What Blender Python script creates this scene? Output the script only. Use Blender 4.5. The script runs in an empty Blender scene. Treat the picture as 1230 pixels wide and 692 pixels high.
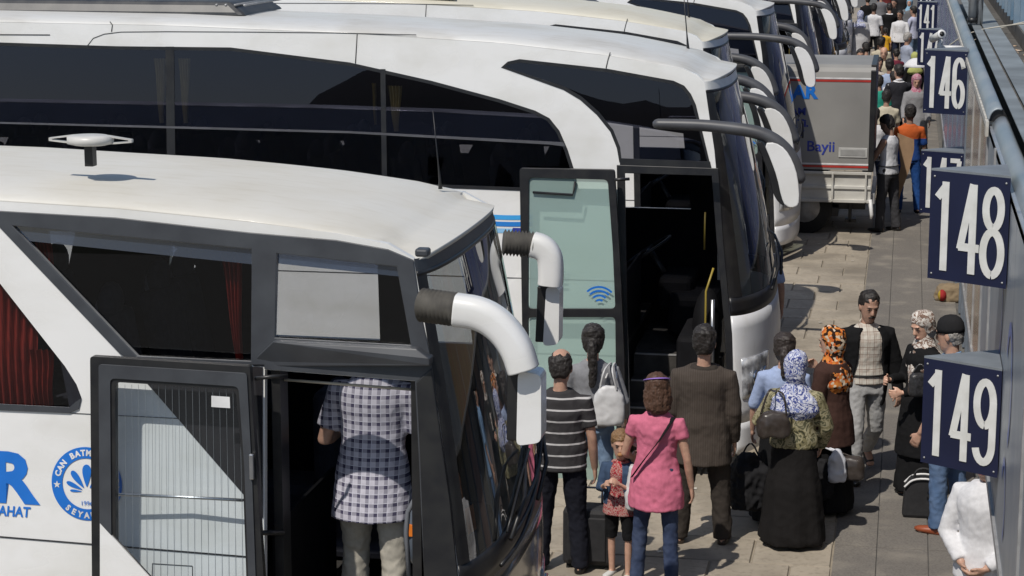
import bpy, bmesh, math, random
from mathutils import Vector, Matrix, noise
from mathutils.geometry import tessellate_polygon
random.seed(7)
R = math.radians
scene = bpy.context.scene
COL = scene.collection

# ---------------------------------------------------------------- camera
CZ = 5.15
F = 2500.0
PITCH = math.atan2(476, F); YAW = math.atan2(481, math.hypot(F, 476))
cam = bpy.data.cameras.new('camera'); cob = bpy.data.objects.new('camera', cam); COL.objects.link(cob)
cob.location = (0, 0, CZ); cob.rotation_euler = (math.pi/2-PITCH, 0, YAW)
cam.sensor_width = 36; cam.lens = F/1230*36; cam.clip_end = 3000; cam.clip_start = .1
scene.camera = cob
# ---------------------------------------------------------------- sky and sun
SUN = Vector((0.42, 1.0, -1.5)).normalized()
w = bpy.data.worlds.new('World'); scene.world = w; w.use_nodes = True
nt = w.node_tree; bg = nt.nodes['Background']
sk = nt.nodes.new('ShaderNodeTexSky'); sk.sky_type = 'NISHITA'; sk.sun_disc = False
sk.sun_elevation = math.asin(-SUN.z); sk.sun_rotation = math.atan2(-SUN.x, -SUN.y)
sk.air_density = 1.0; sk.dust_density = 0.6; sk.ozone_density = 1.0
nt.links.new(sk.outputs[0], bg.inputs[0]); bg.inputs[1].default_value = 0.085
sl = bpy.data.lights.new('sun', 'SUN'); sl.energy = 3.6; sl.angle = R(.55); sl.color = (1, .94, .855)
so = bpy.data.objects.new('sun', sl); COL.objects.link(so)
so.rotation_euler = SUN.to_track_quat('-Z', 'Y').to_euler()
scene.view_settings.view_transform = 'Standard'; scene.view_settings.look = 'None'
scene.view_settings.exposure = 0.0; scene.view_settings.gamma = 1
scene.render.engine = 'CYCLES'
scene.cycles.max_bounces = 8; scene.cycles.transparent_max_bounces = 24

# ---------------------------------------------------------------- measuring helpers
_f = Vector((-math.sin(YAW)*math.cos(PITCH), math.cos(YAW)*math.cos(PITCH), -math.sin(PITCH)))
_r = Vector((math.cos(YAW), math.sin(YAW), 0)); _u = _r.cross(_f)
CP = Vector((0, 0, CZ))
def ray(x, y): return _f*F + _r*(x-615) - _u*(y-346)
def onY(x, y, Y):
    d = ray(x, y); return CP + d*(Y/d.y)
def onZ(x, y, Z):
    d = ray(x, y); return CP + d*((Z-CZ)/d.z)
def onX(x, y, X):
    d = ray(x, y); return CP + d*(X/d.x)
def onS(x, y, Y0, k):            # leaning side plane Y = Y0 + k z
    d = ray(x, y); return CP + d*((Y0+k*CZ)/(d.y-k*d.z))
def X_at(x, Y, Z):
    a = (x-615)/F; v = Vector((0, Y, Z-CZ))
    return (a*_f.dot(v)-_r.dot(v))/(_r.x-a*_f.x)
def YC(Y, x=950): return onZ(x, CZ*2500/Y-130, 0).y     # distance whose ground line lies on that row
def Y_foot(y): return onZ(1000, y, 0).y

# ---------------------------------------------------------------- materials
MATS = {}
def nodes(name, rough=.5, metal=0., spec=.5):
    m = bpy.data.materials.new(name); m.use_nodes = True
    b = m.node_tree.nodes['Principled BSDF']
    b.inputs['Roughness'].default_value = rough; b.inputs['Metallic'].default_value = metal
    b.inputs['Specular IOR Level'].default_value = spec
    return m, m.node_tree, b
def N(nt, t, **kw):
    n = nt.nodes.new(t)
    for k, v in kw.items():
        if k.startswith('i_'): n.inputs[k[2:].replace('_', ' ')].default_value = v
        else: setattr(n, k, v)
    return n
def c4(c): return (c[0], c[1], c[2], 1)
def noise_fac(nt, scale, detail=4, world=False, stretch=None, lo=.35, hi=.65):
    tc = N(nt, 'ShaderNodeTexCoord'); v = tc.outputs['Object']
    if world: v = N(nt, 'ShaderNodeNewGeometry').outputs['Position']
    if stretch:
        mp = N(nt, 'ShaderNodeMapping'); mp.inputs['Scale'].default_value = stretch
        nt.links.new(v, mp.inputs[0]); v = mp.outputs[0]
    n = N(nt, 'ShaderNodeTexNoise'); n.inputs['Scale'].default_value = scale; n.inputs['Detail'].default_value = detail
    nt.links.new(v, n.inputs['Vector'])
    mr = N(nt, 'ShaderNodeMapRange'); mr.inputs[1].default_value = lo; mr.inputs[2].default_value = hi
    nt.links.new(n.outputs['Fac'], mr.inputs[0])
    return mr.outputs[0], n
def mixc(nt, fac, a, b):
    m = N(nt, 'ShaderNodeMix', data_type='RGBA')
    if hasattr(fac, 'links'): nt.links.new(fac, m.inputs[0])
    else: m.inputs[0].default_value = fac
    for i, c in ((6, a), (7, b)):
        if hasattr(c, 'links'): nt.links.new(c, m.inputs[i])
        else: m.inputs[i].default_value = c4(c)
    return m.outputs[2]
def bump(nt, b, h, strength=.2, dist=.01):
    bp = N(nt, 'ShaderNodeBump'); bp.inputs['Strength'].default_value = strength; bp.inputs['Distance'].default_value = dist
    nt.links.new(h, bp.inputs['Height']); nt.links.new(bp.outputs[0], b.inputs['Normal'])
def mat(name, col, rough=.5, var=None, scale=6, metal=0., bmp=0., spec=.5, stretch=None, coat=0, lo=.35, hi=.65, detail=4):
    if name in MATS: return MATS[name]
    m, nt, b = nodes(name, rough, metal, spec)
    b.inputs['Coat Weight'].default_value = coat; b.inputs['Coat Roughness'].default_value = .06
    if var is None: var = tuple(x*.78 for x in col)
    f, n = noise_fac(nt, scale, detail, stretch=stretch, lo=lo, hi=hi)
    nt.links.new(mixc(nt, f, col, var), b.inputs['Base Color'])
    if bmp: bump(nt, b, n.outputs['Fac'], bmp)
    MATS[name] = m; return m
def cloth_bump(nt, b, strength=.32, dist=.02, scale=6.):
    b.inputs['Specular IOR Level'].default_value = .12
    tc = N(nt, 'ShaderNodeTexCoord'); mp = N(nt, 'ShaderNodeMapping'); mp.inputs['Scale'].default_value = (1.2, 1.2, .8); mp.inputs['Rotation'].default_value = (.3, .5, .2)
    nt.links.new(tc.outputs['Object'], mp.inputs[0]); n = N(nt, 'ShaderNodeTexNoise'); n.inputs['Scale'].default_value = scale; n.inputs['Detail'].default_value = 3; n.inputs['Distortion'].default_value = 1.8
    nt.links.new(mp.outputs[0], n.inputs[0]); bump(nt, b, n.outputs['Fac'], strength, dist)
def glass(name, tint, refl=1.0, ior=1.5, rough=0.0, haze=None, hazef=0.):
    if name in MATS: return MATS[name]
    m = bpy.data.materials.new(name); m.use_nodes = True; nt = m.node_tree; nt.nodes.clear()
    o = N(nt, 'ShaderNodeOutputMaterial'); t = N(nt, 'ShaderNodeBsdfTransparent'); g = N(nt, 'ShaderNodeBsdfGlossy')
    t.inputs[0].default_value = c4(tint); g.inputs['Roughness'].default_value = rough
    g.inputs[0].default_value = c4(refl) if isinstance(refl, tuple) else (refl, refl, refl, 1)
    fr = N(nt, 'ShaderNodeFresnel'); fr.inputs[0].default_value = ior
    mx = N(nt, 'ShaderNodeMixShader'); nt.links.new(fr.outputs[0], mx.inputs[0])
    nt.links.new(t.outputs[0], mx.inputs[1]); nt.links.new(g.outputs[0], mx.inputs[2]); out = mx
    if haze:
        d = N(nt, 'ShaderNodeBsdfDiffuse'); d.inputs[0].default_value = c4(haze)
        m2 = N(nt, 'ShaderNodeMixShader'); m2.inputs[0].default_value = hazef
        nt.links.new(mx.outputs[0], m2.inputs[1]); nt.links.new(d.outputs[0], m2.inputs[2]); out = m2
    nt.links.new(out.outputs[0], o.inputs[0]); MATS[name] = m; return m
def paint(name, col, dirt, rough=.28, amount=.5, coat=.3):   # vehicle paint with dust streaks and spots
    if name in MATS: return MATS[name]
    m, nt, b = nodes(name, rough)
    b.inputs['Coat Weight'].default_value = coat; b.inputs['Coat Roughness'].default_value = .08
    f1, n1 = noise_fac(nt, 1.3, 6, stretch=(1, 1, 2.5), lo=.42, hi=.75)
    f2, n2 = noise_fac(nt, 16, 3, stretch=(.25, 1, .25), lo=.5, hi=.85)
    mm = N(nt, 'ShaderNodeMath', operation='MULTIPLY_ADD'); nt.links.new(f1, mm.inputs[0]); mm.inputs[1].default_value = amount
    m3 = N(nt, 'ShaderNodeMath', operation='MULTIPLY'); nt.links.new(f2, m3.inputs[0]); m3.inputs[1].default_value = amount*.6
    nt.links.new(m3.outputs[0], mm.inputs[2])
    nt.links.new(mixc(nt, mm.outputs[0], col, dirt), b.inputs['Base Color'])
    mr = N(nt, 'ShaderNodeMapRange'); mr.inputs[3].default_value = rough; mr.inputs[4].default_value = rough+.35
    nt.links.new(mm.outputs[0], mr.inputs[0]); nt.links.new(mr.outputs[0], b.inputs['Roughness'])
    MATS[name] = m; return m

WHITE = paint('white paint', (.80, .80, .79), (.60, .59, .54), .22, .55)
ROOF = paint('dusty white roof', (.665, .65, .60), (.54, .515, .45), .5, .8, .05)
ROOF2 = paint('worn white roof', (.66, .66, .64), (.46, .45, .42), .4, .9, .1)
CREAM = paint('cream roof', (.66, .63, .53), (.5, .47, .38), .45, .8, .1)
SILV = paint('silver white bumper', (.72, .73, .75), (.5, .49, .46), .3, .5, .2)
GREYP = mat('charcoal frame paint', (.055, .06, .068), .42, (.04, .043, .05), 5, bmp=.03)
BLACK = mat('black trim', (.010, .010, .012), .4, (.02, .02, .02), 8)
RUBBER = mat('ribbed rubber', (.085, .08, .07), .75, (.05, .047, .042), 12)
ARM = mat('dark grey arm plastic', (.085, .088, .095), .45, (.06, .06, .065), 4, bmp=.03)
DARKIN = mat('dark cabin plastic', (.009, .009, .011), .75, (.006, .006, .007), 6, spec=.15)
SEATM = mat('dark seat fabric', (.035, .038, .055), .9, (.025, .026, .038), 20, bmp=.1)
CARPET = mat('cabin floor', (.06, .055, .05), .9, (.035, .033, .03), 9)
STEEL = mat('brushed steel', (.55, .56, .58), .3, (.45, .46, .48), 9, metal=.9)
ALU = mat('aluminium edge', (.42, .42, .42), .45, (.3, .3, .3), 9, metal=.3)
MIRR = mat('mirror glass', (.5, .52, .55), .03, (.5, .52, .55), 1, metal=1.)
TINT = glass('tinted window', (.10, .105, .115), 1.5)
TINT1 = glass('lightly tinted window', (.60, .61, .62), 1.0)
DARKG = glass('dark band window', (.03, .03, .035), .8)
SCREEN = glass('windscreen', (.42, .46, .48), 1.35, 1.5)
TEAL = glass('greenish door glass', (.60, .70, .67), 1.2, 1.5, 0, (.52, .70, .65), .40)
CLEAR = glass('clear door glass', (.86, .90, .92), .9)
YEL = mat('yellow rail', (.36, .27, .05), .4)
BLUE = mat('blue lettering', (.015, .17, .62), .35, (.012, .15, .55), 6)
NAVYL = mat('dark blue lettering', (.03, .05, .32), .35)
REDC = mat('red curtain', (.40, .035, .02), .9, (.2, .015, .012), 20, bmp=.3, stretch=(6, 6, .4))
YELC = mat('cream curtain', (.62, .55, .25), .9, (.4, .34, .15), 20, bmp=.3, stretch=(6, 6, .4))
TYRE = mat('tyre rubber', (.02, .02, .02), .85)
LAMPG = mat('headlamp glass', (.62, .64, .67), .12, (.14, .14, .15), 11, metal=.15, coat=1)
ORANGE = mat('orange lamp', (.75, .2, .02), .3)

# ---------------------------------------------------------------- object helpers
def tag(o, label=None, cat=None, group=None, kind=None):
    if label: o['label'] = label
    if cat: o['category'] = cat
    if group: o['group'] = group
    if kind: o['kind'] = kind
    return o
def thing(name, loc, label, cat, group=None, rz=0):
    o = bpy.data.objects.new(name, None); COL.objects.link(o); o.location = loc; o.rotation_euler = (0, 0, rz)
    o.empty_display_size = .2
    return tag(o, label, cat, group)
def org(p):
    if p is None: return Vector((0, 0, 0))
    v = Vector(p.location)
    return v + org(p.parent)
class MB:
    def __init__(s): s.v = []; s.f = []; s.sm = []
    def add(s, vs, fs, smooth=False):
        b = len(s.v); s.v += [Vector(v) for v in vs]
        for f in fs: s.f.append([i+b for i in f]); s.sm.append(smooth)
    def box(s, a, b, mtx=None):
        x0, y0, z0 = a; x1, y1, z1 = b
        vs = [(x0, y0, z0), (x1, y0, z0), (x1, y1, z0), (x0, y1, z0), (x0, y0, z1), (x1, y0, z1), (x1, y1, z1), (x0, y1, z1)]
        vs = [Vector(v) for v in vs]
        if mtx: vs = [mtx @ v for v in vs]
        s.add(vs, [(0, 3, 2, 1), (4, 5, 6, 7), (0, 1, 5, 4), (1, 2, 6, 5), (2, 3, 7, 6), (3, 0, 4, 7)])
    def tube(s, pts, rad, n=10, ref=None, cap=True, round_cap=False, mod=None):
        pts = [Vector(p) for p in pts]; m = len(pts)
        if not isinstance(rad, list): rad = [rad]*m
        rad = [(r, r) if not isinstance(r, tuple) else r for r in rad]
        if round_cap:
            t0 = (pts[0]-pts[1]).normalized(); t1 = (pts[-1]-pts[-2]).normalized()
            r0 = min(rad[0]); r1 = min(rad[-1])
            def pre(p, t, rr, r): return [(p+t*r*.55, (rr[0]*.8, rr[1]*.8)), (p+t*r*.92, (rr[0]*.38, rr[1]*.38))]
            a = pre(pts[0], t0, rad[0], r0); b = pre(pts[-1], t1, rad[-1], r1)
            pts = [a[1][0], a[0][0]]+pts+[b[0][0], b[1][0]]; rad = [a[1][1], a[0][1]]+rad+[b[0][1], b[1][1]]; m = len(pts)
        ref = Vector(ref) if ref else None; vs = []; X = None
        for i in range(m):
            t = (pts[min(i+1, m-1)]-pts[max(i-1, 0)])
            t = t.normalized() if t.length > 1e-9 else Vector((0, 0, 1))
            if X is None or ref is not None:
                r0 = ref or Vector((1, 0, 0))
                if abs(t.dot(r0)) > .93: r0 = Vector((0, 1, 0)) if abs(t.y) < .9 else Vector((0, 0, 1))
                X = (r0-t*r0.dot(t)).normalized()
            else: X = (X-t*X.dot(t)).normalized()
            Y = t.cross(X)
            for k in range(n):
                a = 2*math.pi*k/n; q = mod(i, a) if mod else 1
                vs.append(pts[i]+X*(math.cos(a)*rad[i][0]*q)+Y*(math.sin(a)*rad[i][1]*q))
        fs = [(i*n+k, i*n+(k+1) % n, (i+1)*n+(k+1) % n, (i+1)*n+k) for i in range(m-1) for k in range(n)]
        if cap: fs += [tuple(range(n-1, -1, -1)), tuple((m-1)*n+k for k in range(n))]
        s.add(vs, fs, True)
    def grid(s, fn, nu, nv, smooth=True):
        vs = [fn(i/nu, j/nv) for i in range(nu+1) for j in range(nv+1)]
        fs = [(i*(nv+1)+j, (i+1)*(nv+1)+j, (i+1)*(nv+1)+j+1, i*(nv+1)+j+1) for i in range(nu) for j in range(nv)]
        s.add(vs, fs, smooth)
    def panel(s, outer, holes, off):
        """flat polygon (3D points in one plane) with holes, extruded by the vector off"""
        loops = [[Vector(p) for p in outer]]+[[Vector(p) for p in h] for h in holes]
        flat = [p for l in loops for p in l]; n = len(flat); off = Vector(off)
        tris = tessellate_polygon(loops)
        fs = [tuple(t) for t in tris]+[tuple(n+i for i in reversed(t)) for t in tris]
        b = 0
        for l in loops:
            k = len(l); fs += [(b+i, b+(i+1) % k, n+b+(i+1) % k, n+b+i) for i in range(k)]; b += k
        s.add(flat+[p+off for p in flat], fs)
    def ell(s, c, r, n=14, m=9, mtx=None):
        vs = []
        for i in range(m+1):
            ph = math.pi*i/m
            for k in range(n):
                a = 2*math.pi*k/n; v = Vector((math.cos(a)*math.sin(ph)*r[0], math.sin(a)*math.sin(ph)*r[1], math.cos(ph)*r[2]))
                if mtx: v = mtx @ v
                vs.append(Vector(c)+v)
        s.add(vs, [(i*n+k, (i+1)*n+k, (i+1)*n+(k+1) % n, i*n+(k+1) % n) for i in range(m) for k in range(n)], True)
    def build(s, name, m, parent=None, bevel=0, solid=0, local=False, weld=False, normals=True):
        o0 = Vector((0, 0, 0)) if local else org(parent)
        me = bpy.data.meshes.new(name); me.from_pydata([v-o0 for v in s.v], [], s.f)
        me.polygons.foreach_set('use_smooth', s.sm)
        if normals or weld:
            bm = bmesh.new(); bm.from_mesh(me)
            bmesh.ops.remove_doubles(bm, verts=bm.verts, dist=1e-5)
            if normals: bmesh.ops.recalc_face_normals(bm, faces=bm.faces)
            bm.to_mesh(me); bm.free()
        me.update()
        ms = m if isinstance(m, list) else [m]
        for x in ms: me.materials.append(x)
        o = bpy.data.objects.new(name, me); COL.objects.link(o)
        if parent: o.parent = parent
        if solid:
            md = o.modifiers.new('solid', 'SOLIDIFY'); md.thickness = solid; md.offset = -1
        if bevel:
            md = o.modifiers.new('bevel', 'BEVEL'); md.width = bevel; md.segments = 2; md.limit_method = 'ANGLE'
        return o
def kids(o): return [c for c in bpy.data.objects if c.parent == o]
def children_map():
    d = {}
    for c in bpy.data.objects:
        if c.parent: d.setdefault(c.parent.name, []).append(c)
    return d
def copy_tree(o, cm, parent=None, skip=()):
    c = o.copy(); COL.objects.link(c); c.parent = parent
    for ch in cm.get(o.name, []):
        if ch.name.split('.')[0] in skip: continue
        copy_tree(ch, cm, c, skip)
    return c
def smooth_poly(pts, it=2, closed=False):
    p = [Vector(q) for q in pts]
    for _ in range(it):
        q = []
        n = len(p)
        if not closed: q.append(p[0])
        for i in range(n if closed else n-1):
            a, b = p[i], p[(i+1) % n]; q += [a*.75+b*.25, a*.25+b*.75]
        if not closed: q.append(p[-1])
        p = q
    return p
def round_corners(pts, r, seg=4):
    """round each corner of a closed 3D polygon"""
    P = [Vector(p) for p in pts]; n = len(P); out = []
    for i in range(n):
        a, b, c = P[i-1], P[i], P[(i+1) % n]
        d1 = (a-b); d2 = (c-b); rr = min(r, d1.length*.45, d2.length*.45)
        p1 = b+d1.normalized()*rr; p2 = b+d2.normalized()*rr
        for k in range(seg+1):
            t = k/seg; out.append(p1*(1-t)**2+b*2*t*(1-t)+p2*t*t)
    return out
def text_mesh(txt, size, xf, bold=0., shear=0., xs=1., space=1., align='CENTER', res=3):
    """flat text mesh; xf maps (u, v) to a 3D point. Returns (verts, faces)"""
    cu = bpy.data.curves.new('t', 'FONT'); cu.body = txt; cu.size = size; cu.offset = bold; cu.shear = shear
    cu.align_x = align; cu.space_character = space; cu.resolution_u = res; cu.fill_mode = 'FRONT'
    o = bpy.data.objects.new('t', cu); me = o.to_mesh()
    vs = [xf(v.co.x*xs, v.co.y) for v in me.vertices]; fs = [tuple(p.vertices) for p in me.polygons]
    o.to_mesh_clear(); bpy.data.objects.remove(o); bpy.data.curves.remove(cu)
    return vs, fs
def lerp_poly(pts, x, ix, iv):
    """value iv of a polyline at coordinate ix = x (pts sorted by ix)"""
    if x <= pts[0][ix]: return pts[0][iv]
    for a, b in zip(pts, pts[1:]):
        if x <= b[ix]:
            t = (x-a[ix])/max(1e-9, b[ix]-a[ix]); return a[iv]*(1-t)+b[iv]*t
    return pts[-1][iv]
# ================================================================ ground
gm, gnt, gb = nodes('worn concrete ground', .9)
f1, n1 = noise_fac(gnt, .8, 8, lo=.3, hi=.7); f2, n2 = noise_fac(gnt, 9, 6, lo=.35, hi=.75)
gnt.links.new(mixc(gnt, f2, mixc(gnt, f1, (.17, .16, .14), (.11, .105, .1)), (.08, .078, .075)), gb.inputs['Base Color'])
bump(gnt, gb, n2.outputs['Fac'], .2)
g = MB(); g.add([(-400, -400, 0), (400, -400, 0), (400, 900, 0), (-400, 900, 0)], [(0, 1, 2, 3)])
tag(g.build('ground', gm), kind='structure')

am, ant, ab = nodes('worn asphalt walkway', .9)
f1, n1 = noise_fac(ant, 1.1, 8, lo=.3, hi=.7); f2, n2 = noise_fac(ant, 60, 3, lo=.4, hi=.7); f3, n3 = noise_fac(ant, 2.4, 7, world=True, lo=.52, hi=.72)
ant.links.new(mixc(ant, f3, mixc(ant, f2, mixc(ant, f1, (.20, .183, .16), (.155, .142, .127)), (.12, .11, .10)), (.24, .218, .185)), ab.inputs['Base Color'])
bump(ant, ab, n2.outputs['Fac'], .25, .004)
WX = -.43
for i, (x0, x1) in enumerate(((WX, -.10), (-.092, .30), (.308, .72))):
    g = MB(); y = 6.0
    while y < 96:
        ln = 3.4; g.box((x0, y, -.03), (x1, min(y+ln-.012, 97), .012)); y += ln
    o = g.build('pavement', am, bevel=.002); tag(o, kind='structure')
# stone slabs on the bus side of the walkway
pave = MB(); pave.add([(-9, 6, .002), (WX, 6, .002), (WX, 96, .002), (-9, 96, .002)], [(0, 1, 2, 3)])
pm = mat('slab joints', (.30, .26, .20), .95, (.23, .2, .155), 10)
paving = pave.build('stone_pavement', pm); tag(paving, kind='structure')
slabm = []
for j, c in enumerate(((.385, .335, .265), (.37, .322, .255), (.40, .348, .275), (.355, .309, .245))):
    m, snt, sb = nodes('sandy stone slab %s' % 'abcd'[j], .88)
    f1, n1 = noise_fac(snt, 2.2, 7, lo=.35, hi=.7); f2, n2 = noise_fac(snt, 22, 5, lo=.5, hi=.8); f3, n3 = noise_fac(snt, 1.1, 7, world=True, lo=.47, hi=.72)
    snt.links.new(mixc(snt, f3, mixc(snt, f2, mixc(snt, f1, c, tuple(x*.78 for x in c)), tuple(x*.6 for x in c)), tuple(x*.52 for x in c)), sb.inputs['Base Color'])
    bump(snt, sb, n2.outputs['Fac'], .25, .005); slabm.append(m)
# object coordinates repeat on shared meshes: use a handful of variants
SW, SD = .62, .60
smesh = []
for j in range(12):
    g = MB(); ox = j*3.7
    e = .006
    vs = [(e, e, 0), (SW-e, e, 0), (SW-e, SD-e, 0), (e, SD-e, 0), (e+.008, e+.008, .016), (SW-e-.008, e+.008, .016), (SW-e-.008, SD-e-.008, .016), (e+.008, SD-e-.008, .016)]
    me = bpy.data.meshes.new('slab'); me.from_pydata([(v[0]+ox, v[1], v[2]) for v in vs], [], [(4, 5, 6, 7), (0, 1, 5, 4), (1, 2, 6, 5), (2, 3, 7, 6), (3, 0, 4, 7)])
    me.materials.append(slabm[j % 4]); smesh.append((me, ox))
n = 0
y = 14.4; row = 0
while y < 37 and n < 298:
    xw = -3.55 if y < 19 else -2.8
    x = WX-.008-SW*(.5 if row % 2 else 0); first = row % 2
    if first:
        pass
    while x-SW > xw:
        me, ox = random.choice(smesh)
        o = bpy.data.objects.new('slab', me); COL.objects.link(o); o.parent = paving
        o.location = (x-SW-ox, y, .001+random.uniform(0, .004)); n += 1; x -= SW
    y += SD; row += 1
rest = MB()
yy = y
while yy < 95:
    x = WX-.01
    while x-SW > -3:
        rest.box((x-SW+.008, yy+.008, 0), (x-.008, yy+SD-.008, .016)); x -= SW
    yy += SD
y = 14.4; row = 0
while y < yy:
    if row % 2: rest.box((WX-.008-SW/2+.008, y+.008, 0), (WX-.016, y+SD-.008, .015))
    y += SD; row += 1
o = rest.build('slab', slabm[1], paving); tag(o, kind='stuff')
# small litter on the walkway
lm = mat('paper litter', (.6, .57, .5), .9)
g = MB()
for i in range(26):
    p = Vector((random.uniform(-2, .4), random.uniform(14.6, 34), .024)); a = random.uniform(0, 6.3); s_ = random.uniform(.012, .035)
    q = [p+Vector((math.cos(a+k*1.57)*s_*(1+.4*(k % 2)), math.sin(a+k*1.57)*s_, random.uniform(0, .008))) for k in range(4)]
    g.add(q, [(0, 1, 2, 3)])
tag(g.build('litter', lm), 'scraps of pale litter scattered over the paving', 'litter', kind='stuff')
# hills behind the camera: the coach windows mirror them
hm = mat('dry hillside', (.028, .034, .02), .95, (.06, .05, .03), .05)
g = MB()
def hill(u, v):
    a = -math.pi+u*math.pi*1.0; d = 150+v*120
    h = (5+13*min(1, max(0, (u-.375)/.03))+5*noise.noise(Vector((u*14, 1, 0)))+3*noise.noise(Vector((u*60, 3, v)))+1.5*noise.noise(Vector((u*160, 5, v))))*math.sin(math.pi*min(1, v*1.0))**.5
    return Vector((math.cos(a)*d, math.sin(a)*d, max(-.3, h-.2)))
g.grid(hill, 260, 8)
tag(g.build('hills', hm), kind='structure')

# ================================================================ coaches
def S(pts, Y0, k): return [onS(x, y, Y0, k) for x, y in pts]
def superc(u, p=2.6, q=.62): return max(0., 1-abs(u)**p)**q

def coach_shell(root, c):
    """side walls, roof and nose of a coach from measured outlines"""
    Y0, k, Wd = c['Y0'], c['k'], c['W']
    rearX = c['rear']
    top = [v for v in S(c['top'], Y0, k)]
    top = [Vector((rearX, Y0+k*top[0].z, top[0].z))]+top
    fr = S(c['front'], Y0, k)                      # downwards from the header
    bot = [Vector((fr[-1].x, Y0+k*.35, .35)), Vector((rearX, Y0+k*.35, .35))]
    outer = top+fr+bot
    def far(v): return Vector((v.x, 2*Y0+Wd-v.y, v.z))
    holes = [[onS(x, y, Y0, k) for x, y in h] for h in c['holes']]
    for h in c.get('wheels', []):
        holes.append([Vector((h+math.cos(a)*.56, Y0+k*(.5+math.sin(a)*.56), .5+max(-.13, math.sin(a)*.56))) for a in [i*math.pi/9 for i in range(-2, 12)]])
    g = MB(); g.panel(outer, holes, (0, .045, 0)); near = g.build('side_wall', c['paint'], root)
    fh = [[far(v) for v in h] for h in c['far_holes3d']]
    g = MB(); g.panel([far(v) for v in outer], fh, (0, -.045, 0)); g.build('side_wall', c['paint'], root)
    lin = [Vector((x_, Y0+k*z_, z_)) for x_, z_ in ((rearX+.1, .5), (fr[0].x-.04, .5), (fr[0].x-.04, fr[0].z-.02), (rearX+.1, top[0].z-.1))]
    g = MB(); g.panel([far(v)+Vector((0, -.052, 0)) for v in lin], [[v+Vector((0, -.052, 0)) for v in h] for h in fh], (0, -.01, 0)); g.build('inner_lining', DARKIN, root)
    # roof
    def zc(x): return lerp_poly([(v.x, v.z) for v in top], x, 0, 1)
    xt = fr[0].x; zt = fr[0].z; Bt = c['Bt']
    zhead = zt-.01
    xlast = top[-1].x
    def roof(s_, t):
        u = 2*t-1; xe = xt+Bt*superc(u)
        x = rearX+(xe-rearX)*(1-(1-s_)**2.2)
        zb = zc(min(x, xlast)); sh = superc(u, 3.0, .55)
        d = max(0., 1-(xe-x)/c.get('nosefall', .9))       # 0..1 near the nose
        z = zb+(c['crown'])*sh*(1-d**2.0*.9)
        if x > xlast: z = min(z, zt+.06*sh+(zb-zt)*max(0, 1-d**3))
        z -= .02*d**6
        yn = Y0+k*zb; yf = 2*Y0+Wd-yn
        edge = .0
        return Vector((x, yn+(yf-yn)*t, z))
    g = MB(); g.grid(lambda a, b: roof(a, .5-.5*math.cos(math.pi*b)), 60, 26); g.build('roof', c['roofmat'], root, solid=.03)
    # rear cap
    g = MB(); g.add([Vector((rearX, Y0, .35)), Vector((rearX, Y0+Wd, .35)), Vector((rearX, Y0+Wd-k*3.3, zc(rearX))), Vector((rearX, Y0+k*3.3, zc(rearX)))], [(0, 1, 2, 3)])
    g.build('rear_wall', c['paint'], root)
    # nose surface
    fz = sorted([(v.z, v.x) for v in fr])
    def xs(z): return lerp_poly(fz, z, 0, 1)
    def B(z): return lerp_poly(c['bulge'], z, 0, 1)
    def nose(t, z, off=0.):
        u = 2*t-1; yn = Y0+k*z; yf = 2*Y0+Wd-yn
        return Vector((xs(z)+B(z)*superc(u)+off, yn+(yf-yn)*t, z-off*.0))
    c['nose'] = nose
    def band(name, z0, z1, m, t0=0., t1=1., off=0., nz=8, zf=None, solid=.02):
        g = MB()
        def fn(a, b):
            t = t0+(t1-t0)*(.5-.5*math.cos(math.pi*b)) if (t0, t1) == (0., 1.) else t0+(t1-t0)*b
            z = z0+(z1-z0)*a
            if zf: z = zf(t, z, a)
            return nose(t, z, off)
        g.grid(fn, nz, 30); return g.build(name, m, root, solid=solid)
    c['band'] = band
    zb, zblk = c['zscreen'], c['zblack']
    zg = zt-c.get('header', .10)
    band('nose_header', zg, zt+.0, c.get('headmat', c['paint']), nz=3, solid=0)
    band('windscreen', zb, zg, SCREEN, .035, .965, 0., 14, solid=0)
    for t0, t1 in ((0., .035), (.965, 1.)):
        g = MB(); g.grid(lambda a, b: nose(t0+(t1-t0)*b, zb+(zg-zb)*a, .003), 12, 5)
        g.build('windscreen_pillar', BLACK, root)
    band('windscreen_gasket', zg-.02, zg+.004, BLACK, off=.004, nz=2)
    band('lower_panel', zblk, zb, BLACK, nz=3)
    band('bumper', .55, zblk, c['bumper'], nz=8)
    band('bumper_skirt', .28, .55, c.get('skirt', BLACK), nz=4, zf=lambda t, z, a: z)
    # headlamps
    for t0, t1 in ((.015, .20), (.80, .985)):
        g = MB(); zl = c['zlamp']
        g.grid(lambda a, b: nose(t0+(t1-t0)*b, zl-.17+.36*a+.05*(b if t0 < .5 else 1-b)*0, .012), 5, 8)
        hl = g.build('headlight', LAMPG, root, solid=.02)
        for tt in (.3, .7):
            p = nose(t0+(t1-t0)*tt, zl, .02)
            g = MB(); g.tube([p-Vector((.02, 0, 0)), p+Vector((.012, 0, 0))], .07, 14); g.build('reflector', MIRR, hl)
    # wipers
    for ta, tb in ((.25, .62), (.6, .95)):
        g = MB(); a = nose(ta, zb-.02, .05)
        pts = [nose(ta+(tb-ta)*i/8, zb+.02+.10*math.sin(i/8*3.1)+.25*(i/8), .035+.03*math.sin(i/8*3.1)) for i in range(9)]
        g.tube(pts, .009, 6); g.tube([a, (a+pts[5])/2+Vector((.04, 0, .02)), pts[5]], .014, 6)
        g.build('wiper', BLACK, root)
    # floor, dash, seats
    fz_ = c['floor']; fx = c['door_rear']
    g = MB(); g.box((rearX+.1, Y0+k*1+.06, fz_-.05), (fx, Y0+Wd-.2, fz_)); g.box((fx, Y0+1.15, fz_-.25), (xt-.15, Y0+Wd-.2, fz_-.2))
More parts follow.
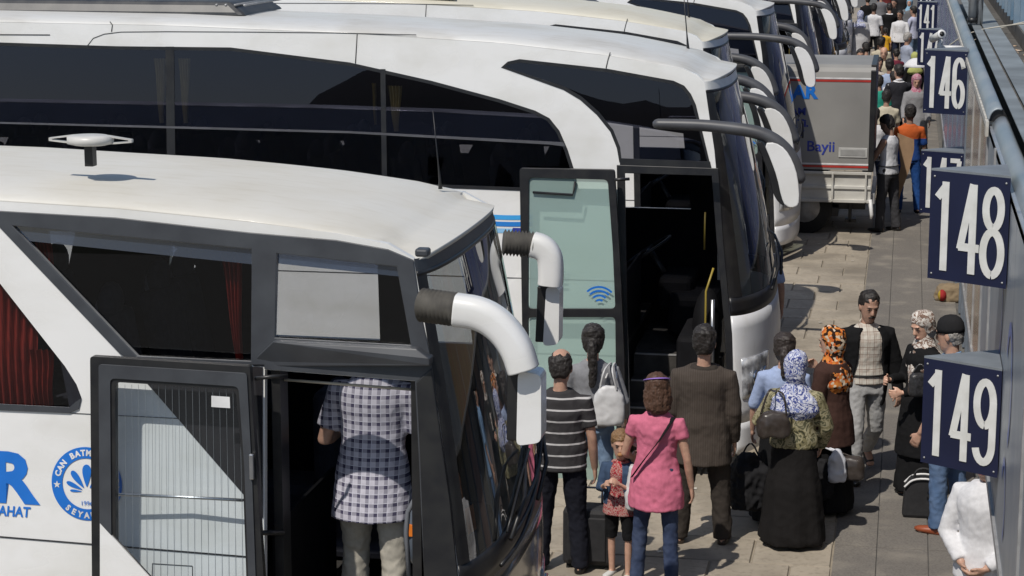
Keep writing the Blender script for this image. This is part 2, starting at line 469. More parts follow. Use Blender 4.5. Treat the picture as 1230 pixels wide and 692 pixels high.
    g.build('cabin_floor', CARPET, root)
    g = MB()
    stx = c.get('door_front', xt-.3)
    for i in range(4):
        zz = .38+i*(fz_-.38)/4; g.box((fx+.02, Y0+k*zz+.06+i*.24, .36), (stx, Y0+k*zz+.06+(i+1)*.24, zz))
    g.build('entrance_steps', CARPET, root)
    g = MB()
    for i in range(4):
        zz = .38+i*(fz_-.38)/4; g.box((fx+.03, Y0+k*zz+.055+i*.24, zz+.001), (stx-.01, Y0+k*zz+.085+i*.24, zz+.012))
    g.build('step_edge', ALU, root)
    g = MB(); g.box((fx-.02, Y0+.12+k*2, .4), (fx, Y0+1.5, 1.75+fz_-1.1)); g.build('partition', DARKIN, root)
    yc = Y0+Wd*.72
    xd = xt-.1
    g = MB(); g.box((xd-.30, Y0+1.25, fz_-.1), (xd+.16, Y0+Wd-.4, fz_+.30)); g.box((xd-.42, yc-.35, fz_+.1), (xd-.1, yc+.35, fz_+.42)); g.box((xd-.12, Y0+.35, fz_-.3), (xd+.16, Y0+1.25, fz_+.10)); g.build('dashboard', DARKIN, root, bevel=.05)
    cw = Vector((xd-.55, yc, fz_+.62)); ax = Vector((-.55, 0, .83)).normalized(); e1 = Vector((0, 1, 0)); e2 = ax.cross(e1)
    g = MB(); pts = [cw+(e1*math.cos(i*math.pi/12)+e2*math.sin(i*math.pi/12))*.24 for i in range(25)]
    g.tube(pts, .016, 8, cap=False); g.tube([cw-e1*.23, cw+e1*.23], .02, 6); g.tube([cw, cw-ax*.4], .035, 8); g.build('steering_wheel', BLACK, root)
    def seat(x, y, dr=0):
        g = MB(); b = (c.get('seat_floor', 1.78) if not dr else fz_+.02)
        m = Matrix.Translation((x, y, b))
        g.box((-.05, -.2, .12), (.42, .22, .46), m)
        tl = m @ Matrix.Rotation(R(-9), 4, 'Y')
        g.box((-.08, -.22, .35), (.06, .22, 1.0), tl)
        o = g.build('seat', SEATM, root, bevel=.05)
        g = MB(); g.ell(tl @ Vector((-.0, 0, 1.05)), (.06, .15, .12)); g.build('headrest', SEATM, o)
        g = MB(); g.ell(tl @ Vector((-.03, .0, 1.02)), (.055, .13, .09)); g.build('headrest_cover', mat('headrest cover', (.26, .26, .30), .9), o)
    xx = fx-1.0
    while xx > c['seat_end']:
        for yy_ in (.45, .92, 1.72, 2.15):
            if yy_ < Wd-.3: seat(xx, Y0+yy_)
        xx -= .85
    seat(xd-1.25, yc-.02, 1)
    # wheels
    for h in c.get('wheels', []):
        for s_ in (0, 1):
            y0 = Y0+.09 if s_ == 0 else Y0+Wd-.39
            g = MB(); g.tube([(h, y0, .5), (h, y0+.03, .5), (h, y0+.27, .5), (h, y0+.3, .5)], [.47, .5, .5, .47], 28)
            o = g.build('wheel', TYRE, root)
            yy_ = y0-.006 if s_ == 0 else y0+.306
            g = MB(); g.tube([(h, yy_, .5), (h, yy_+(.02 if s_ == 0 else -.02), .5)], [.29, .3], 24)
            for i in range(8): g.ell((h+math.cos(i*.785)*.17, yy_-(.008 if s_ == 0 else -.008), .5+math.sin(i*.785)*.17), (.016, .012, .016), 6, 4)
            g.build('rim', STEEL, o)
    return top, fr, nose

def pane(root, pts, m, name='window', off=0.):
    g = MB(); p = [v+Vector((0, off, 0)) for v in pts]
    tr = tessellate_polygon([p]); g.add(p, [tuple(t) for t in tr]); return g.build(name, m, root, normals=False)
def frame_ring(root, outer, inner, th, m, name='window_frame', off=0.):
    g = MB(); o = Vector((0, off, 0)); g.panel([v+o for v in outer], [[v+o for v in inner]], (0, th, 0)); return g.build(name, m, root)
def curtain(root, top, bot, wt, wb, m, Y, ymid=None):
    """hanging curtain between two pixel points, pleated"""
    a = onY(top[0], top[1], Y); b = onY(bot[0], bot[1], Y); g = MB()
    def fn(u, v):
        p = a*(1-v)+b*v; wd = wt*(1-v)+wb*v
        return p+Vector(((u-.5)*wd, .02*math.sin(u*math.pi*(9 if wt < .3 else 19)+.5*math.sin(v*3))+.01*math.sin(v*7), 0))
    g.grid(fn, 60, 10); return g.build('curtain', m, root)

# ---------------------------------------------------------------- coach in the foreground
Y1, K1 = 10.26, .08
p1 = lambda *a: S(a, Y1, K1)
FT = onS(500, 312, Y1, K1)
c1 = dict(Y0=Y1, k=K1, W=2.52, rear=-14.0, paint=WHITE, roofmat=ROOF, bumper=mat('glossy dark front panel', (.05, .045, .042), .15, (.10, .09, .08), 4, coat=.6),
    top=[(-400, 222), (-100, 235), (0, 242), (140, 251), (300, 267), (404, 280), (466, 293)],
    front=[(497, 311), (512, 400), (527, 500), (540, 600), (552, 700)],
    bulge=[(0.3, .13), (1.2, .155), (2.2, .13), (3.3, .10)], Bt=.13, crown=.085, nosefall=1.5, header=.07, headmat=GREYP,
    zscreen=1.62, zblack=1.45, zlamp=.8, floor=1.08, door_rear=onS(322, 500, Y1, K1).x, door_front=onS(498, 500, Y1, K1).x, seat_end=-9,
    wheels=[-5.6, -11.2],
    holes=[[(12, 270), (304, 298), (303, 436), (164, 429)],
           [(332, 302), (480, 318), (499, 418), (329, 408)],
           [(-60, 262), (-2, 338), (78, 440), (92, 462), (98, 478), (95, 491), (84, 496), (-60, 484)],
           [(318, 444), (499, 458), (505, 560), (520, 700), (533, 880), (318, 880)]],
    far_holes3d=[])
Z = lambda x, z: Vector((x, Y1+K1*z, z))
c1['far_holes3d'] = [[Z(-2.98, 2.35), Z(-2.62, 2.35), Z(-2.68, 2.98), Z(-2.98, 3.03)], [Z(-3.95, 2.35), Z(-3.22, 2.35), Z(-3.22, 3.1), Z(-3.85, 3.16)],
                     [Z(-4.66, 2.42), Z(-4.56, 2.42), Z(-4.42, 2.80), Z(-4.58, 2.95)], [Z(-5.42, 2.78), Z(-5.28, 2.78), Z(-5.22, 3.0), Z(-5.42, 3.0)]]
coach1 = thing('coach', (-3.5, Y1, 0), 'nearest white coach with charcoal window frames, blue round emblem and ribbed mirror arms', 'coach', 'white coaches parked nose in along the platform')
coach_shell(coach1, c1)
# charcoal window surrounds, 8 mm proud of the white side
g = MB()
g.panel(p1((-60, 249), (0, 253), (139, 261), (300, 279), (404, 288), (466, 299), (497, 312), (507, 380), (518, 430), (540, 600), (553, 720), (511, 720), (504, 560), (499, 457), (318, 443), (318, 438), (161, 436), (144, 424), (-10, 262)),
        [p1((16, 271), (303, 299), (302, 433), (165, 427)), p1((333, 304), (477, 320), (494, 414), (331, 405))], (0, -.012, 0))
fr1 = g.build('window_frame', GREYP, coach1, bevel=.004)
g = MB(); g.panel(p1((501, 458), (519, 441), (527, 500), (541, 600), (553, 716), (540, 716), (511, 716), (506, 560)), [], (0, -.022, 0)); g.build('front_pillar', BLACK, coach1, bevel=.006)
# sill ledge above the door
g = MB(); q = [onY(303, 434, 10.47), onY(328, 410, 10.42), onY(500, 419, 10.42), onY(516, 431, 10.40), onY(516, 440, 10.40), onY(303, 441, 10.47)]
g.panel(q, [], (0, .1, 0)); g.build('door_header', GREYP, coach1, bevel=.008)
pane(coach1, p1((12, 270), (304, 298), (303, 436), (164, 429)), TINT1, off=.02)
pane(coach1, p1((332, 302), (480, 318), (499, 418), (329, 408)), glass('cab side window', (.80, .81, .82), 1.2), off=.02)
pane(coach1, p1((-60, 262), (-2, 338), (78, 440), (92, 462), (98, 478), (95, 491), (84, 496), (-60, 484)), TINT1, off=.02)
for pts in c1['far_holes3d']:
    pane(coach1, [Vector((v.x, 2*Y1+2.52-v.y-.02, v.z)) for v in pts], TINT1)
# blue film along the top of the side windows
film = glass('blue shade film', (.10, .13, .20), 3.0, 1.7, .12, (.10, .15, .25), .22)
pane(coach1, p1((16, 271), (303, 299), (303, 318), (34, 290)), film, 'shade_film', off=.012)
pane(coach1, p1((333, 304), (478, 320), (482, 333), (333, 317)), film, 'shade_film', off=.012)
g = MB(); g.panel(p1((-60, 482), (84, 489), (92, 482), (98, 478), (95, 491), (84, 496), (-60, 490)), [], (0, -.01, 0)); g.build('window_gasket', GREYP, coach1)
g = MB(); g.panel(p1((152, 431), (316, 441), (316, 622), (290, 590)), [], (0, -.008, 0)); g.build('dark_side_panel', mat('glossy dark side panel', (.02, .02, .024), .08, (.03, .028, .03), 3, coat=.6), coach1)
# body grooves and flaps
g = MB()
for a, b in (((-60, 640), (316, 670.5)), ((60, 495), (316, 508)), ((183, 677), (231, 680)), ((231, 680), (231.5, 720)), ((183, 677), (182, 720))):
    A, Bv = onS(a[0], a[1], Y1-.003, K1), onS(b[0], b[1], Y1-.003, K1)
    g.tube([A, Bv], .0045 if a[1] == 640 else .002, 4)
g.build('panel_joint', BLACK, coach1)
# lettering and emblem
def side_xf(Y0, k, ox, oy, th=-2.0, off=-.004):
    O = onS(ox, oy, Y0, k); a = R(0); up = Vector((0, k, 1)).normalized()
    return lambda u, v: O+Vector((1, 0, 0))*u+up*v+Vector((0, off, 0))
mpp = 10.45/2500*1.0
g = MB(); v, f = text_mesh('R', .385, side_xf(Y1, K1, 42, 603), bold=.015, shear=.0, xs=1.12, align='RIGHT', space=.92); g.add(v, f); g.build('company_name', BLUE, coach1, normals=False)
g = MB(); v, f = text_mesh('SEYAHAT', .080, side_xf(Y1, K1, 36, 621), bold=.0022, shear=.12, xs=.86, align='RIGHT', space=1.02); g.add(v, f); g.build('company_subtitle', BLUE, coach1, normals=False)
xe = side_xf(Y1, K1, 104.5, 581, off=-.004); ro, ri = .205, .142
g = MB(); nn = 64
vs = [xe(ro*math.cos(2*math.pi*i/nn), ro*math.sin(2*math.pi*i/nn)) for i in range(nn)]+[xe(ri*math.cos(2*math.pi*i/nn), ri*math.sin(2*math.pi*i/nn)) for i in range(nn)]
g.add(vs, [(i, (i+1) % nn, nn+(i+1) % nn, nn+i) for i in range(nn)])
for j, (aa, L, wd) in enumerate(((90, .125, .036), (128, .115, .026), (157, .10, .018), (178, .07, .010), (52, .115, .026), (23, .10, .018), (2, .07, .01))):
    d = Vector((math.cos(R(aa)), math.sin(R(aa)))); nrm = Vector((-d.y, d.x)); b0 = Vector((0, -.045))
    pts = []
    for i in range(24):
        t = 2*math.pi*i/24; s_ = (1-math.cos(t))/2
        p = b0+d*(.028+L*s_)+nrm*(wd*math.sin(t)*(.25+.75*s_)); pts.append(xe(p.x, p.y))
    g.add(pts, [tuple(range(24))])
em = g.build('emblem', BLUE, coach1, normals=False)
WPR = mat('white print', (.78, .78, .78), .5)
g = MB()
xe2 = side_xf(Y1, K1, 104.5, 581, off=-.006)
def ring_text(txt, a0, a1, inv=False, r=.158, size=.045):
    global g
    for i, ch in enumerate(txt):
        if ch == ' ': continue
        a = R(a0+(a1-a0)*i/(len(txt)-1)); rot = a-math.pi/2 if not inv else a+math.pi/2
        rr = r if not inv else ro-.014
        ca, sa = math.cos(rot), math.sin(rot); cx, cy = rr*math.cos(a), rr*math.sin(a)
        v, f = text_mesh(ch, size, lambda u, w_: xe2(cx+u*ca-w_*sa, cy+u*sa+w_*ca), bold=.0022, xs=.95); g.add(v, f)
ring_text('CAN BATMANLILAR', 163, 8); g.build('emblem_lettering', WPR, em, normals=False); g = MB(); ring_text('SEYAHAT', 232, 308, True)
g.build('emblem_lettering', WPR, em, normals=False)
for a in (184, -4):
    g = MB()
    cx, cy = .173*math.cos(R(a)), .173*math.sin(R(a))
    g.add([xe2(cx+(.022 if i % 2 == 0 else .009)*math.sin(i*math.pi/5), cy+(.022 if i % 2 == 0 else .009)*math.cos(i*math.pi/5)) for i in range(10)], [tuple(range(10))]); g.build('star', WPR, em, normals=False)
g = MB(); v, f = text_mesh('1996', .036, side_xf(Y1, K1, 104.5, 607, off=-.005)); g.add(v, f); g.build('emblem_year', BLUE, em, normals=False)
# door leaf, pushed out and to the rear
DY = Y1+.02-.17
pd = lambda *a: S(a, DY, .06)
g = MB(); outer = round_corners(pd((108, 428), (300, 440), (317, 700), (317, 900), (112, 900)), .02)
inner = round_corners(pd((138, 459), (283, 468), (291, 560), (296, 700), (296, 840), (140, 840)), .03)
g.panel(outer, [inner], (0, .045, 0)); door1 = g.build('door', BLACK, coach1, bevel=.008)
g = MB(); g.panel(round_corners(pd((119, 437), (297, 448), (303, 560), (308, 700), (308, 880), (122, 880)), .02), [round_corners(pd((133, 454), (287, 464), (294, 560), (299, 700), (299, 850), (136, 850)), .03)], (0, -.010, 0))
g.build('door_frame', GREYP, door1, bevel=.003)
pane(door1, inner, CLEAR, 'door_glass', off=.02)
g = MB(); g.panel(pd((121, 628), (181, 693), (250, 770), (250, 870), (121, 870)), [], (0, -.012, 0)); g.build('door_lower_panel', WHITE, door1)
g = MB(); g.tube(pd((121, 627), (182, 693), (250, 769)), .004, 4); g.build('door_trim', BLACK, door1)
g = MB(); a, b = onS(139, 594, DY+.07, .06), onS(292, 601, DY+.07, .06); g.tube([a, (a+b)/2+Vector((0, .02, -.003)), b], .009, 8); g.build('door_rail', STEEL, door1)
for i in range(19):
    q = 142+i*8.1; g = MB(); g.tube([onS(q, 462, DY+.022, .06), onS(q+2.2+(i*.28), 840, DY+.022, .06)], .0011, 3, cap=False); g.build('heater_line', mat('heater line', (.35, .36, .37), .6), door1)
pane(door1, pd((253, 476), (275, 477.5), (275.5, 491), (253, 489.5)), WPR, 'door_sticker', off=.012)
g = MB(); g.tube([onY(306, 455, 10.33), onY(330, 452, 10.36), onY(345, 452, 10.42)], .011, 8); g.build('door_hinge', BLACK, door1); g = MB(); g.tube([onY(312, 640, 10.3), onY(340, 640, 10.5)], .014, 8); g.build('door_hinge', BLACK, door1)
g = MB(); q = onS(303, 560, DY-.012, .06); g.box(q+Vector((-.012, -.02, -.07)), q+Vector((.012, .0, .07))); g.build('door_handle', STEEL, door1, bevel=.006)
# inside the doorway
g = MB(); g.tube([onY(340, 456, 10.6), onY(495, 468, 10.6)], .008, 6); g.build('door_strip', mat('pale strip', (.6, .55, .45), .6), coach1)
g = MB(); g.box((c1['door_rear']+.0, 10.52, .4), (c1['door_rear']+.05, 10.66, 2.66)); g.box((c1['door_front']-.03, 10.5, .4), (c1['door_front']+.02, 10.7, 2.7)); g.build('door_jamb', BLACK, coach1)
g = MB(); a = onY(487, 672, 10.65); g.tube([onY(492, 700, 10.6), onY(488, 640, 10.6), onY(490, 615, 10.6), onY(500, 596, 10.6), onY(512, 585, 10.62)], .014, 8)
g.build('grab_rail', mat('grey rail', (.16, .17, .19), .35), coach1)
g = MB(); g.ell(onY(512, 640, 10.85), (.13, .14, .22)); g.build('dash_cowl', mat('blue grey cowl', (.10, .12, .15), .4), coach1)
g = MB(); g.box(onY(487, 640, 10.72)-Vector((0, 0, .02)), onY(500, 636, 10.72)+Vector((0, .03, .02))); g.build('side_marker', ORANGE, coach1)
# a seat and partition seen inside
g = MB(); g.box((-3.45, 11.9, 1.1), (-3.0, 12.4, 1.5)); g.box((-3.5, 11.9, 1.5), (-3.37, 12.4, 2.15)); g.build('attendant_seat', SEATM, coach1, bevel=.05)
# curtains
curtain(coach1, (277, 302), (287, 432), .12, .035, REDC, 10.62)
curtain(coach1, (48, 282), (62, 345), .10, .08, REDC, 10.62)
curtain(coach1, (2, 338), (6, 487), .44, .40, REDC, 10.66); curtain(coach1, (48, 420), (52, 488), .16, .12, REDC, 10.64)
# windscreen paper, roof light, antennas
n1 = c1['nose']
g = MB(); g.grid(lambda a, b: n1(.07+.05*b, 1.74+.14*a, -.03), 2, 3); g.build('orange_permit', mat('orange permit card', (.65, .22, .03), .7), coach1)
g = MB(); P0 = onZ(508, 303, 3.335); g.box(P0+Vector((-.035, -.04, -.02)), P0+Vector((.035, .04, .022))); o = g.build('roof_lamp', GREYP, coach1, bevel=.012)
# round roof aerial
RA = onZ(109, 195, 3.66)
g = MB(); g.box(RA+Vector((-.024, -.03, -.02)), RA+Vector((.024, .03, .105))); st = g.build('aerial_post', BLACK, coach1)
g = MB(); c_ = RA+Vector((0, 0, .125)); g.tube([c_+Vector((0, 0, -.028)), c_+Vector((0, 0, -.018)), c_+Vector((0, 0, .018)), c_+Vector((0, 0, .028))], [(.09, .07), (.13, .11), (.13, .11), (.10, .08)], 28)
g.build('roof_aerial', mat('pale aerial plastic', (.62, .61, .58), .4), coach1)
for s_ in (-1, 1):
    g = MB(); g.panel([c_+Vector((s_*.10, 0, .028)), c_+Vector((s_*.245, 0, .008)), c_+Vector((s_*.245, 0, -.010)), c_+Vector((s_*.10, 0, -.024))],
        [[c_+Vector((s_*.13, 0, .015)), c_+Vector((s_*.225, 0, .003)), c_+Vector((s_*.225, 0, -.003)), c_+Vector((s_*.13, 0, -.012))]], (0, .03, 0))
    g.build('aerial_wing', mat('pale aerial plastic', (.62, .61, .58), .4), coach1)
b_ = onZ(529, 223, 3.40); g = MB(); t_ = onY(520, 133, b_.y)
g.tube([b_-Vector((0, 0, .02)), b_+(t_-b_)*.08, b_+(t_-b_)*.3, t_], [.014, .008, .004, .0025], 8); g.build('whip_aerial', BLACK, coach1)
# ribbed mirror arms
def mirror1(base, pts, head, Y, s_, sc):
    A = [onY(x, y, Y) for x, y in pts]
    g = MB(); B0 = onY(base[0][0], base[0][1], Y+.05*s_); B1 = onY(base[1][0], base[1][1], Y)
    n_ = 18; P = [B0+(B1-B0)*(i/n_) for i in range(n_+1)]; r_ = [(base[2]*(1.02 if i % 2 else .80), base[2]*(1.02 if i % 2 else .80)) for i in range(n_+1)]
    g.tube(P, r_, 22); bo = g.build('mirror_bellows', RUBBER, coach1)
    g = MB(); PP = smooth_poly(A, 2); m_ = len(PP)
    g.tube(PP, [(base[2]*(1.04-.02*i/m_), base[2]*(1.04-.06*i/m_)) for i in range(m_)], 20, ref=(0, 1, 0), mod=lambda i, a: 1+.07*math.cos(4*a+math.pi)); ar = g.build('mirror_arm', WHITE, coach1)
    H = [onY(x, y, Y) for x, y in head]
    g = MB(); g.panel(round_corners(H, .035*sc), [], (0, .16, 0)); hd = g.build('mirror_head', WHITE, coach1, bevel=.02)
    g = MB(); H2 = [H[0]+Vector((-.06*sc, .02, -.005)), H[0]+Vector((.02*sc, .02, -.005)), H[3]+Vector((.02*sc, .02, .02)), H[3]+Vector((-.055*sc, .02, .02))]
    g.panel(H2, [], (0, .13, 0)); g.build('mirror_back', BLACK, hd, bevel=.01)
    g = MB(); x0 = H2[0].x-.004; g.add([Vector((x0, Y+.04, H2[0].z-.01)), Vector((x0, Y+.13, H2[0].z-.01)), Vector((x0, Y+.13, H2[3].z+.02)), Vector((x0, Y+.04, H2[3].z+.02))], [(0, 1, 2, 3)]); g.build('mirror_glass', MIRR, hd)
mirror1(((505, 366), (549, 372), .088), [(547, 372), (577, 376), (601, 391), (620, 416), (629, 444)], [(622, 446), (650, 450), (648, 528), (640, 536), (622, 536)][0:2]+[(650, 532), (620, 536)], 10.22, 1, 1)
mirror1(((604, 291), (641, 294), .085), [(640, 294), (652, 297), (661, 308), (662, 330), (661, 342)], [(656, 344), (672, 346), (671, 414), (652, 416)], 12.95, -1, 1)
# black lower front: crossed wiper arms and splashes
g = MB()
for k_ in range(3):
    pts = [n1(.18+.1*k_+.55*i/10, 1.5+.08*k_+.30*i/10-.05*math.sin(i*.3), .03+.03*math.sin(i*.31)) for i in range(11)]
    g.tube(pts, .013, 6)
g.build('wiper', BLACK, coach1)
# ---------------------------------------------------------------- second coach and the row behind it
Y2, K2 = 17.78, .08
p2 = lambda *a: S(a, Y2, K2)
top2 = [(-700, 22), (-300, 20), (0, 27), (200, 31), (430, 41), (600, 52), (729, 67), (820, 82), (838, 90)]
c2 = dict(Y0=Y2, k=K2, W=2.55, rear=-14.6, paint=WHITE, roofmat=ROOF2, bumper=SILV, skirt=SILV, top=top2,
    front=[(846, 98), (852, 140), (858, 180), (868, 290), (877, 375), (881, 450), (884, 545)],
    bulge=[(0.3, .26), (1.2, .34), (2.2, .30), (3.4, .17)], Bt=.18, crown=.09, nosefall=1.3, header=.075,
    zscreen=1.66, zblack=1.5, zlamp=.93, floor=1.15, door_rear=onS(748, 300, Y2, K2).x, door_front=onS(862, 300, Y2, K2).x, seat_end=-11.5,
    wheels=[-5.2, -11.6],
    holes=[[(-300, 46), (0, 51), (139, 55.5), (277, 57), (420, 75), (518, 97), (600, 119), (643, 133), (660, 142), (672, 157), (682, 180), (690, 205), (696, 231), (622, 229), (0, 207), (-300, 196)],
           [(602, 81), (610, 74), (624, 71), (729, 82.5), (809, 97), (822, 103), (830, 113), (836, 126), (853, 197), (744, 195), (741, 178), (733, 158), (717, 138), (697, 120), (677, 108)],
           [(748, 205), (857, 208), (862, 290), (871, 400), (875, 500), (877, 530), (757, 528)]],
    far_holes3d=[])
Z2 = lambda x, z: Vector((x, Y2+K2*z, z))
c2['far_holes3d'] = [[Z2(-2.95, 2.1), Z2(-2.02, 2.1), Z2(-2.1, 2.85), Z2(-2.9, 2.95)]]
for x0, x1, y0, y1 in ((305, 337, 169, 179), (405, 440, 170, 181), (533, 568, 174, 185), (624, 660, 176, 187), (-40, 10, 165, 175)):
    A, Bq = onY(x0, y1, 20.0), onY(x1, y0, 20.05)
    c2['far_holes3d'].append([Z2(A.x+.05, A.z), Z2(Bq.x-.05, A.z), Z2(Bq.x, Bq.z), Z2(A.x, Bq.z)])
coach2 = thing('coach', (-1.3, Y2, 0), 'white coach with a curved window arch and open front door, people queueing beside it', 'coach', 'white coaches parked nose in along the platform')
coach_shell(coach2, c2)
win_a, win_b = p2(*c2['holes'][0]), p2(*c2['holes'][1])
wg = glass('black tinted window', (.30, .30, .32), (.9, .95, 1.35), 1.5)  # reflection colour tinted blue to paint a bluer sky into the glass
pane(coach2, win_a, wg, off=.0); pane(coach2, win_b, wg, off=.0)
g = MB(); g.panel([onS(-300, 141, Y2, K2), onS(0, 148.5, Y2, K2), onS(201, 154, Y2, K2), onS(420, 160, Y2, K2), onS(660, 173.5, Y2, K2), onS(679, 176, Y2, K2), onS(677, 171, Y2, K2), onS(660, 170, Y2, K2), onS(420, 157.5, Y2, K2), onS(201, 151.5, Y2, K2), onS(-300, 139, Y2, K2)], [], (0, -.008, 0))
g.build('window_rail', mat('window rail', (.10, .10, .11), .25), coach2)
# black lower strip of the glass
pane(coach2, p2((-300, 141), (0, 149), (201, 154), (420, 160), (660, 173), (680, 176), (690, 205), (696, 231), (622, 229), (0, 207), (-300, 196)), glass('window lower strip', (.34, .34, .36), .3), 'window_lower_strip', off=-.003)
for x, wd in ((204, 5), (460, 3), (-60, 5)):
    g = MB(); ya, yb = (56, 216) if x < 300 else (83, 222)
    g.panel(p2((x-wd, ya), (x+wd, ya), (x+wd+2, yb), (x-wd+2, yb)), [], (0, -.006, 0)); g.build('window_divider', BLACK, coach2)
g = MB(); g.tube(p2((204, 57), (206, 216)), .006, 4); g.build('window_joint', mat('joint grey', (.16, .16, .17), .5), coach2)
inner = [v*1 for v in win_a]
def shrink(pts, d):
    c = sum(pts, Vector())/len(pts); out = []
    n = len(pts)
    for i in range(n):
        a, b, e = pts[i-1], pts[i], pts[(i+1) % n]
        t1 = (b-a).normalized(); t2 = (e-b).normalized(); nrm = Vector((0, -1, .08)).normalized()
        m = (nrm.cross(t1)+nrm.cross(t2)); m = m.normalized() if m.length > 1e-6 else nrm.cross(t1)
        out.append(b+m*d)
    return out
for wn in (win_a, win_b):
    a = shrink(wn, .025); b = shrink(wn, -.025)
    oo, ii = (a, wn) if sum((p-wn[0]).length for p in a) > sum((p-wn[0]).length for p in b) else (b, wn)
    ii = shrink(wn, .03) if oo is b else shrink(wn, -.03)
    frame_ring(coach2, wn, ii, -.005, BLACK, 'window_gasket')
for pts in (((132, 26), (135, 30), (134, 38)), ((429, 40), (428, 58), (427, 76)), ((733, 63), (730, 73), (728, 82)), ((105, 55), (112, 46), (125, 41), (145, 38.5), (200, 38), (300, 38.5), (400, 39.5), (500, 42)), ((-300, 40), (60, 42))):
    g = MB(); g.tube([onS(x, y, Y2-.002, K2) for x, y in pts], .005 if len(pts) < 5 else .004, 4); g.build('roof_seam', mat('dark seam', (.10, .10, .10), .7), coach2)
# curtains and headrest glimpses behind the windows
for x, y0, y1, wd in ((192, 70, 148, .12), (221, 70, 148, .12), (474, 103, 158, .14), (449, 100, 150, .04), (-70, 66, 140, .12), (470, 190, 222, .04), (668, 205, 226, .06)):
    curtain(coach2, (x, y0), (x+2, y1), wd, wd*.3, YELC, 18.12)
# seams
seam = mat('roof seam', (.25, .24, .22), .8)
# door opening frame
g = MB(); g.panel(p2((741, 198), (863, 202), (869, 290), (879, 400), (888, 700), (750, 700)), [p2((751, 208), (855, 211), (861, 290), (871, 400), (880, 690), (759, 690))], (0, -.014, 0)); g.build('door_surround', BLACK, coach2, bevel=.004)
# black strip joining the glass to the A pillar
g = MB(); g.panel(p2((744, 190), (853, 194), (855, 203), (745, 200)), [], (0, -.006, 0)); g.build('door_header', BLACK, coach2)
# inside: yellow and steel rails
g = MB(); g.tube([onY(846, 470, 18.3), onY(848, 350, 18.3), onY(857, 322, 18.35)], .010, 8); g.tube([onY(846, 300, 18.9), onY(847, 255, 18.9)], .008, 8); g.build('handrail', YEL, coach2)
g = MB(); g.tube([onY(855, 470, 18.28), onY(856, 360, 18.28)], .02, 8); g.build('handrail', STEEL, coach2)
g = MB(); g.ell(onY(849, 400, 18.6), (.14, .3, .42)); g.build('dash_cowl', DARKIN, coach2)
# door leaf
DY2 = Y2-.14
pe = lambda *a: S(a, DY2, .06)
g = MB(); g.panel(round_corners(pe((624, 202), (738, 204), (744, 300), (750, 430), (752, 700), (632, 700)), .03),
    [round_corners(pe((635, 213), (730, 216), (736, 300), (739, 371), (634, 371)), .04), round_corners(pe((634, 381), (739, 381), (742, 690), (638, 690)), .04)], (0, .05, 0))
door2 = g.build('door', BLACK, coach2, bevel=.006)
pane(door2, pe((635, 213), (730, 216), (736, 300), (739, 371), (634, 371)), TEAL, 'door_glass', off=.02)
pane(door2, pe((634, 381), (739, 381), (742, 690), (638, 690)), TEAL, 'door_glass', off=.02)
g = MB(); g.tube(pe((640, 231), (688, 234), (691, 218)), .012, 6); g.build('door_hinge', BLACK, door2); g = MB(); g.tube([onY(738, 216, 17.75), onY(756, 215, 17.8)], .014, 6); g.build('door_hinge', BLACK, door2)
g = MB(); g.box(onS(637, 231, DY2+.05, .06), onS(690, 214, DY2+.05, .06)+Vector((0, .03, 0))); g.build('door_top_trim', mat('dark trim green', (.03, .045, .045), .5), door2)
g = MB(); c_ = onS(720, 365, DY2-.003, .06)
for rr in (.045, .085, .125, .16):
    vs = []; a0, a1 = R(90-46), R(90+46)
    for i in range(13):
        a = a0+(a1-a0)*i/12; vs += [c_+Vector((math.cos(a)*rr, -.004, math.sin(a)*rr)), c_+Vector((math.cos(a)*(rr-.018), -.004, math.sin(a)*(rr-.018)))]
    g.add(vs, [(2*i, 2*i+2, 2*i+3, 2*i+1) for i in range(12)])
g.build('wireless_symbol', BLUE, door2, normals=False)
g = MB(); v, f = text_mesh('026', .085, side_xf(DY2, .06, 665, 301, off=-.02), xs=.8, align='CENTER'); g.add(v, f); g.build('coach_number', mat('teal print', (.12, .3, .32), .6), door2, normals=False)
g = MB(); v, f = text_mesh('E', .15, side_xf(DY2, .06, 670, 317, off=-.02), bold=.006, align='RIGHT'); g.add(v, f); g.build('company_name', BLUE, door2, normals=False)
# blue swoosh print left of the door
for j, (y0, col) in enumerate(((255, (.05, .35, .75)), (263, (.02, .2, .6)), (271, (.25, .5, .75)))):
    g = MB(); a = [onS(x, y0+(x-560)*.012+3*math.sin((x-560)*.03), Y2-.004, K2) for x in range(560, 646, 8)]; b = [onS(x, y0+5.5+(x-560)*.012+3*math.sin((x-560)*.03), Y2-.004, K2) for x in range(560, 646, 8)]
    g.add(a+b, [(i, i+1, len(a)+i+1, len(a)+i) for i in range(len(a)-1)]); g.build('side_stripe', mat('stripe blue %s' % 'abc'[j], col, .4, col), coach2, normals=False)
g = MB(); v, f = text_mesh('E', .17, side_xf(Y2, K2, 622, 291, off=-.005), bold=.012, shear=.3, align='RIGHT'); g.add(v, f); g.build('side_lettering', NAVYL, coach2, normals=False)
g = MB(); g.tube([onS(-300, 305, Y2-.002, K2), onS(745, 338, Y2-.002, K2)], .004, 4); g.tube([onS(-300, 395, Y2-.002, K2), onS(745, 428, Y2-.002, K2)], .004, 4); g.build('panel_joint', BLACK, coach2)
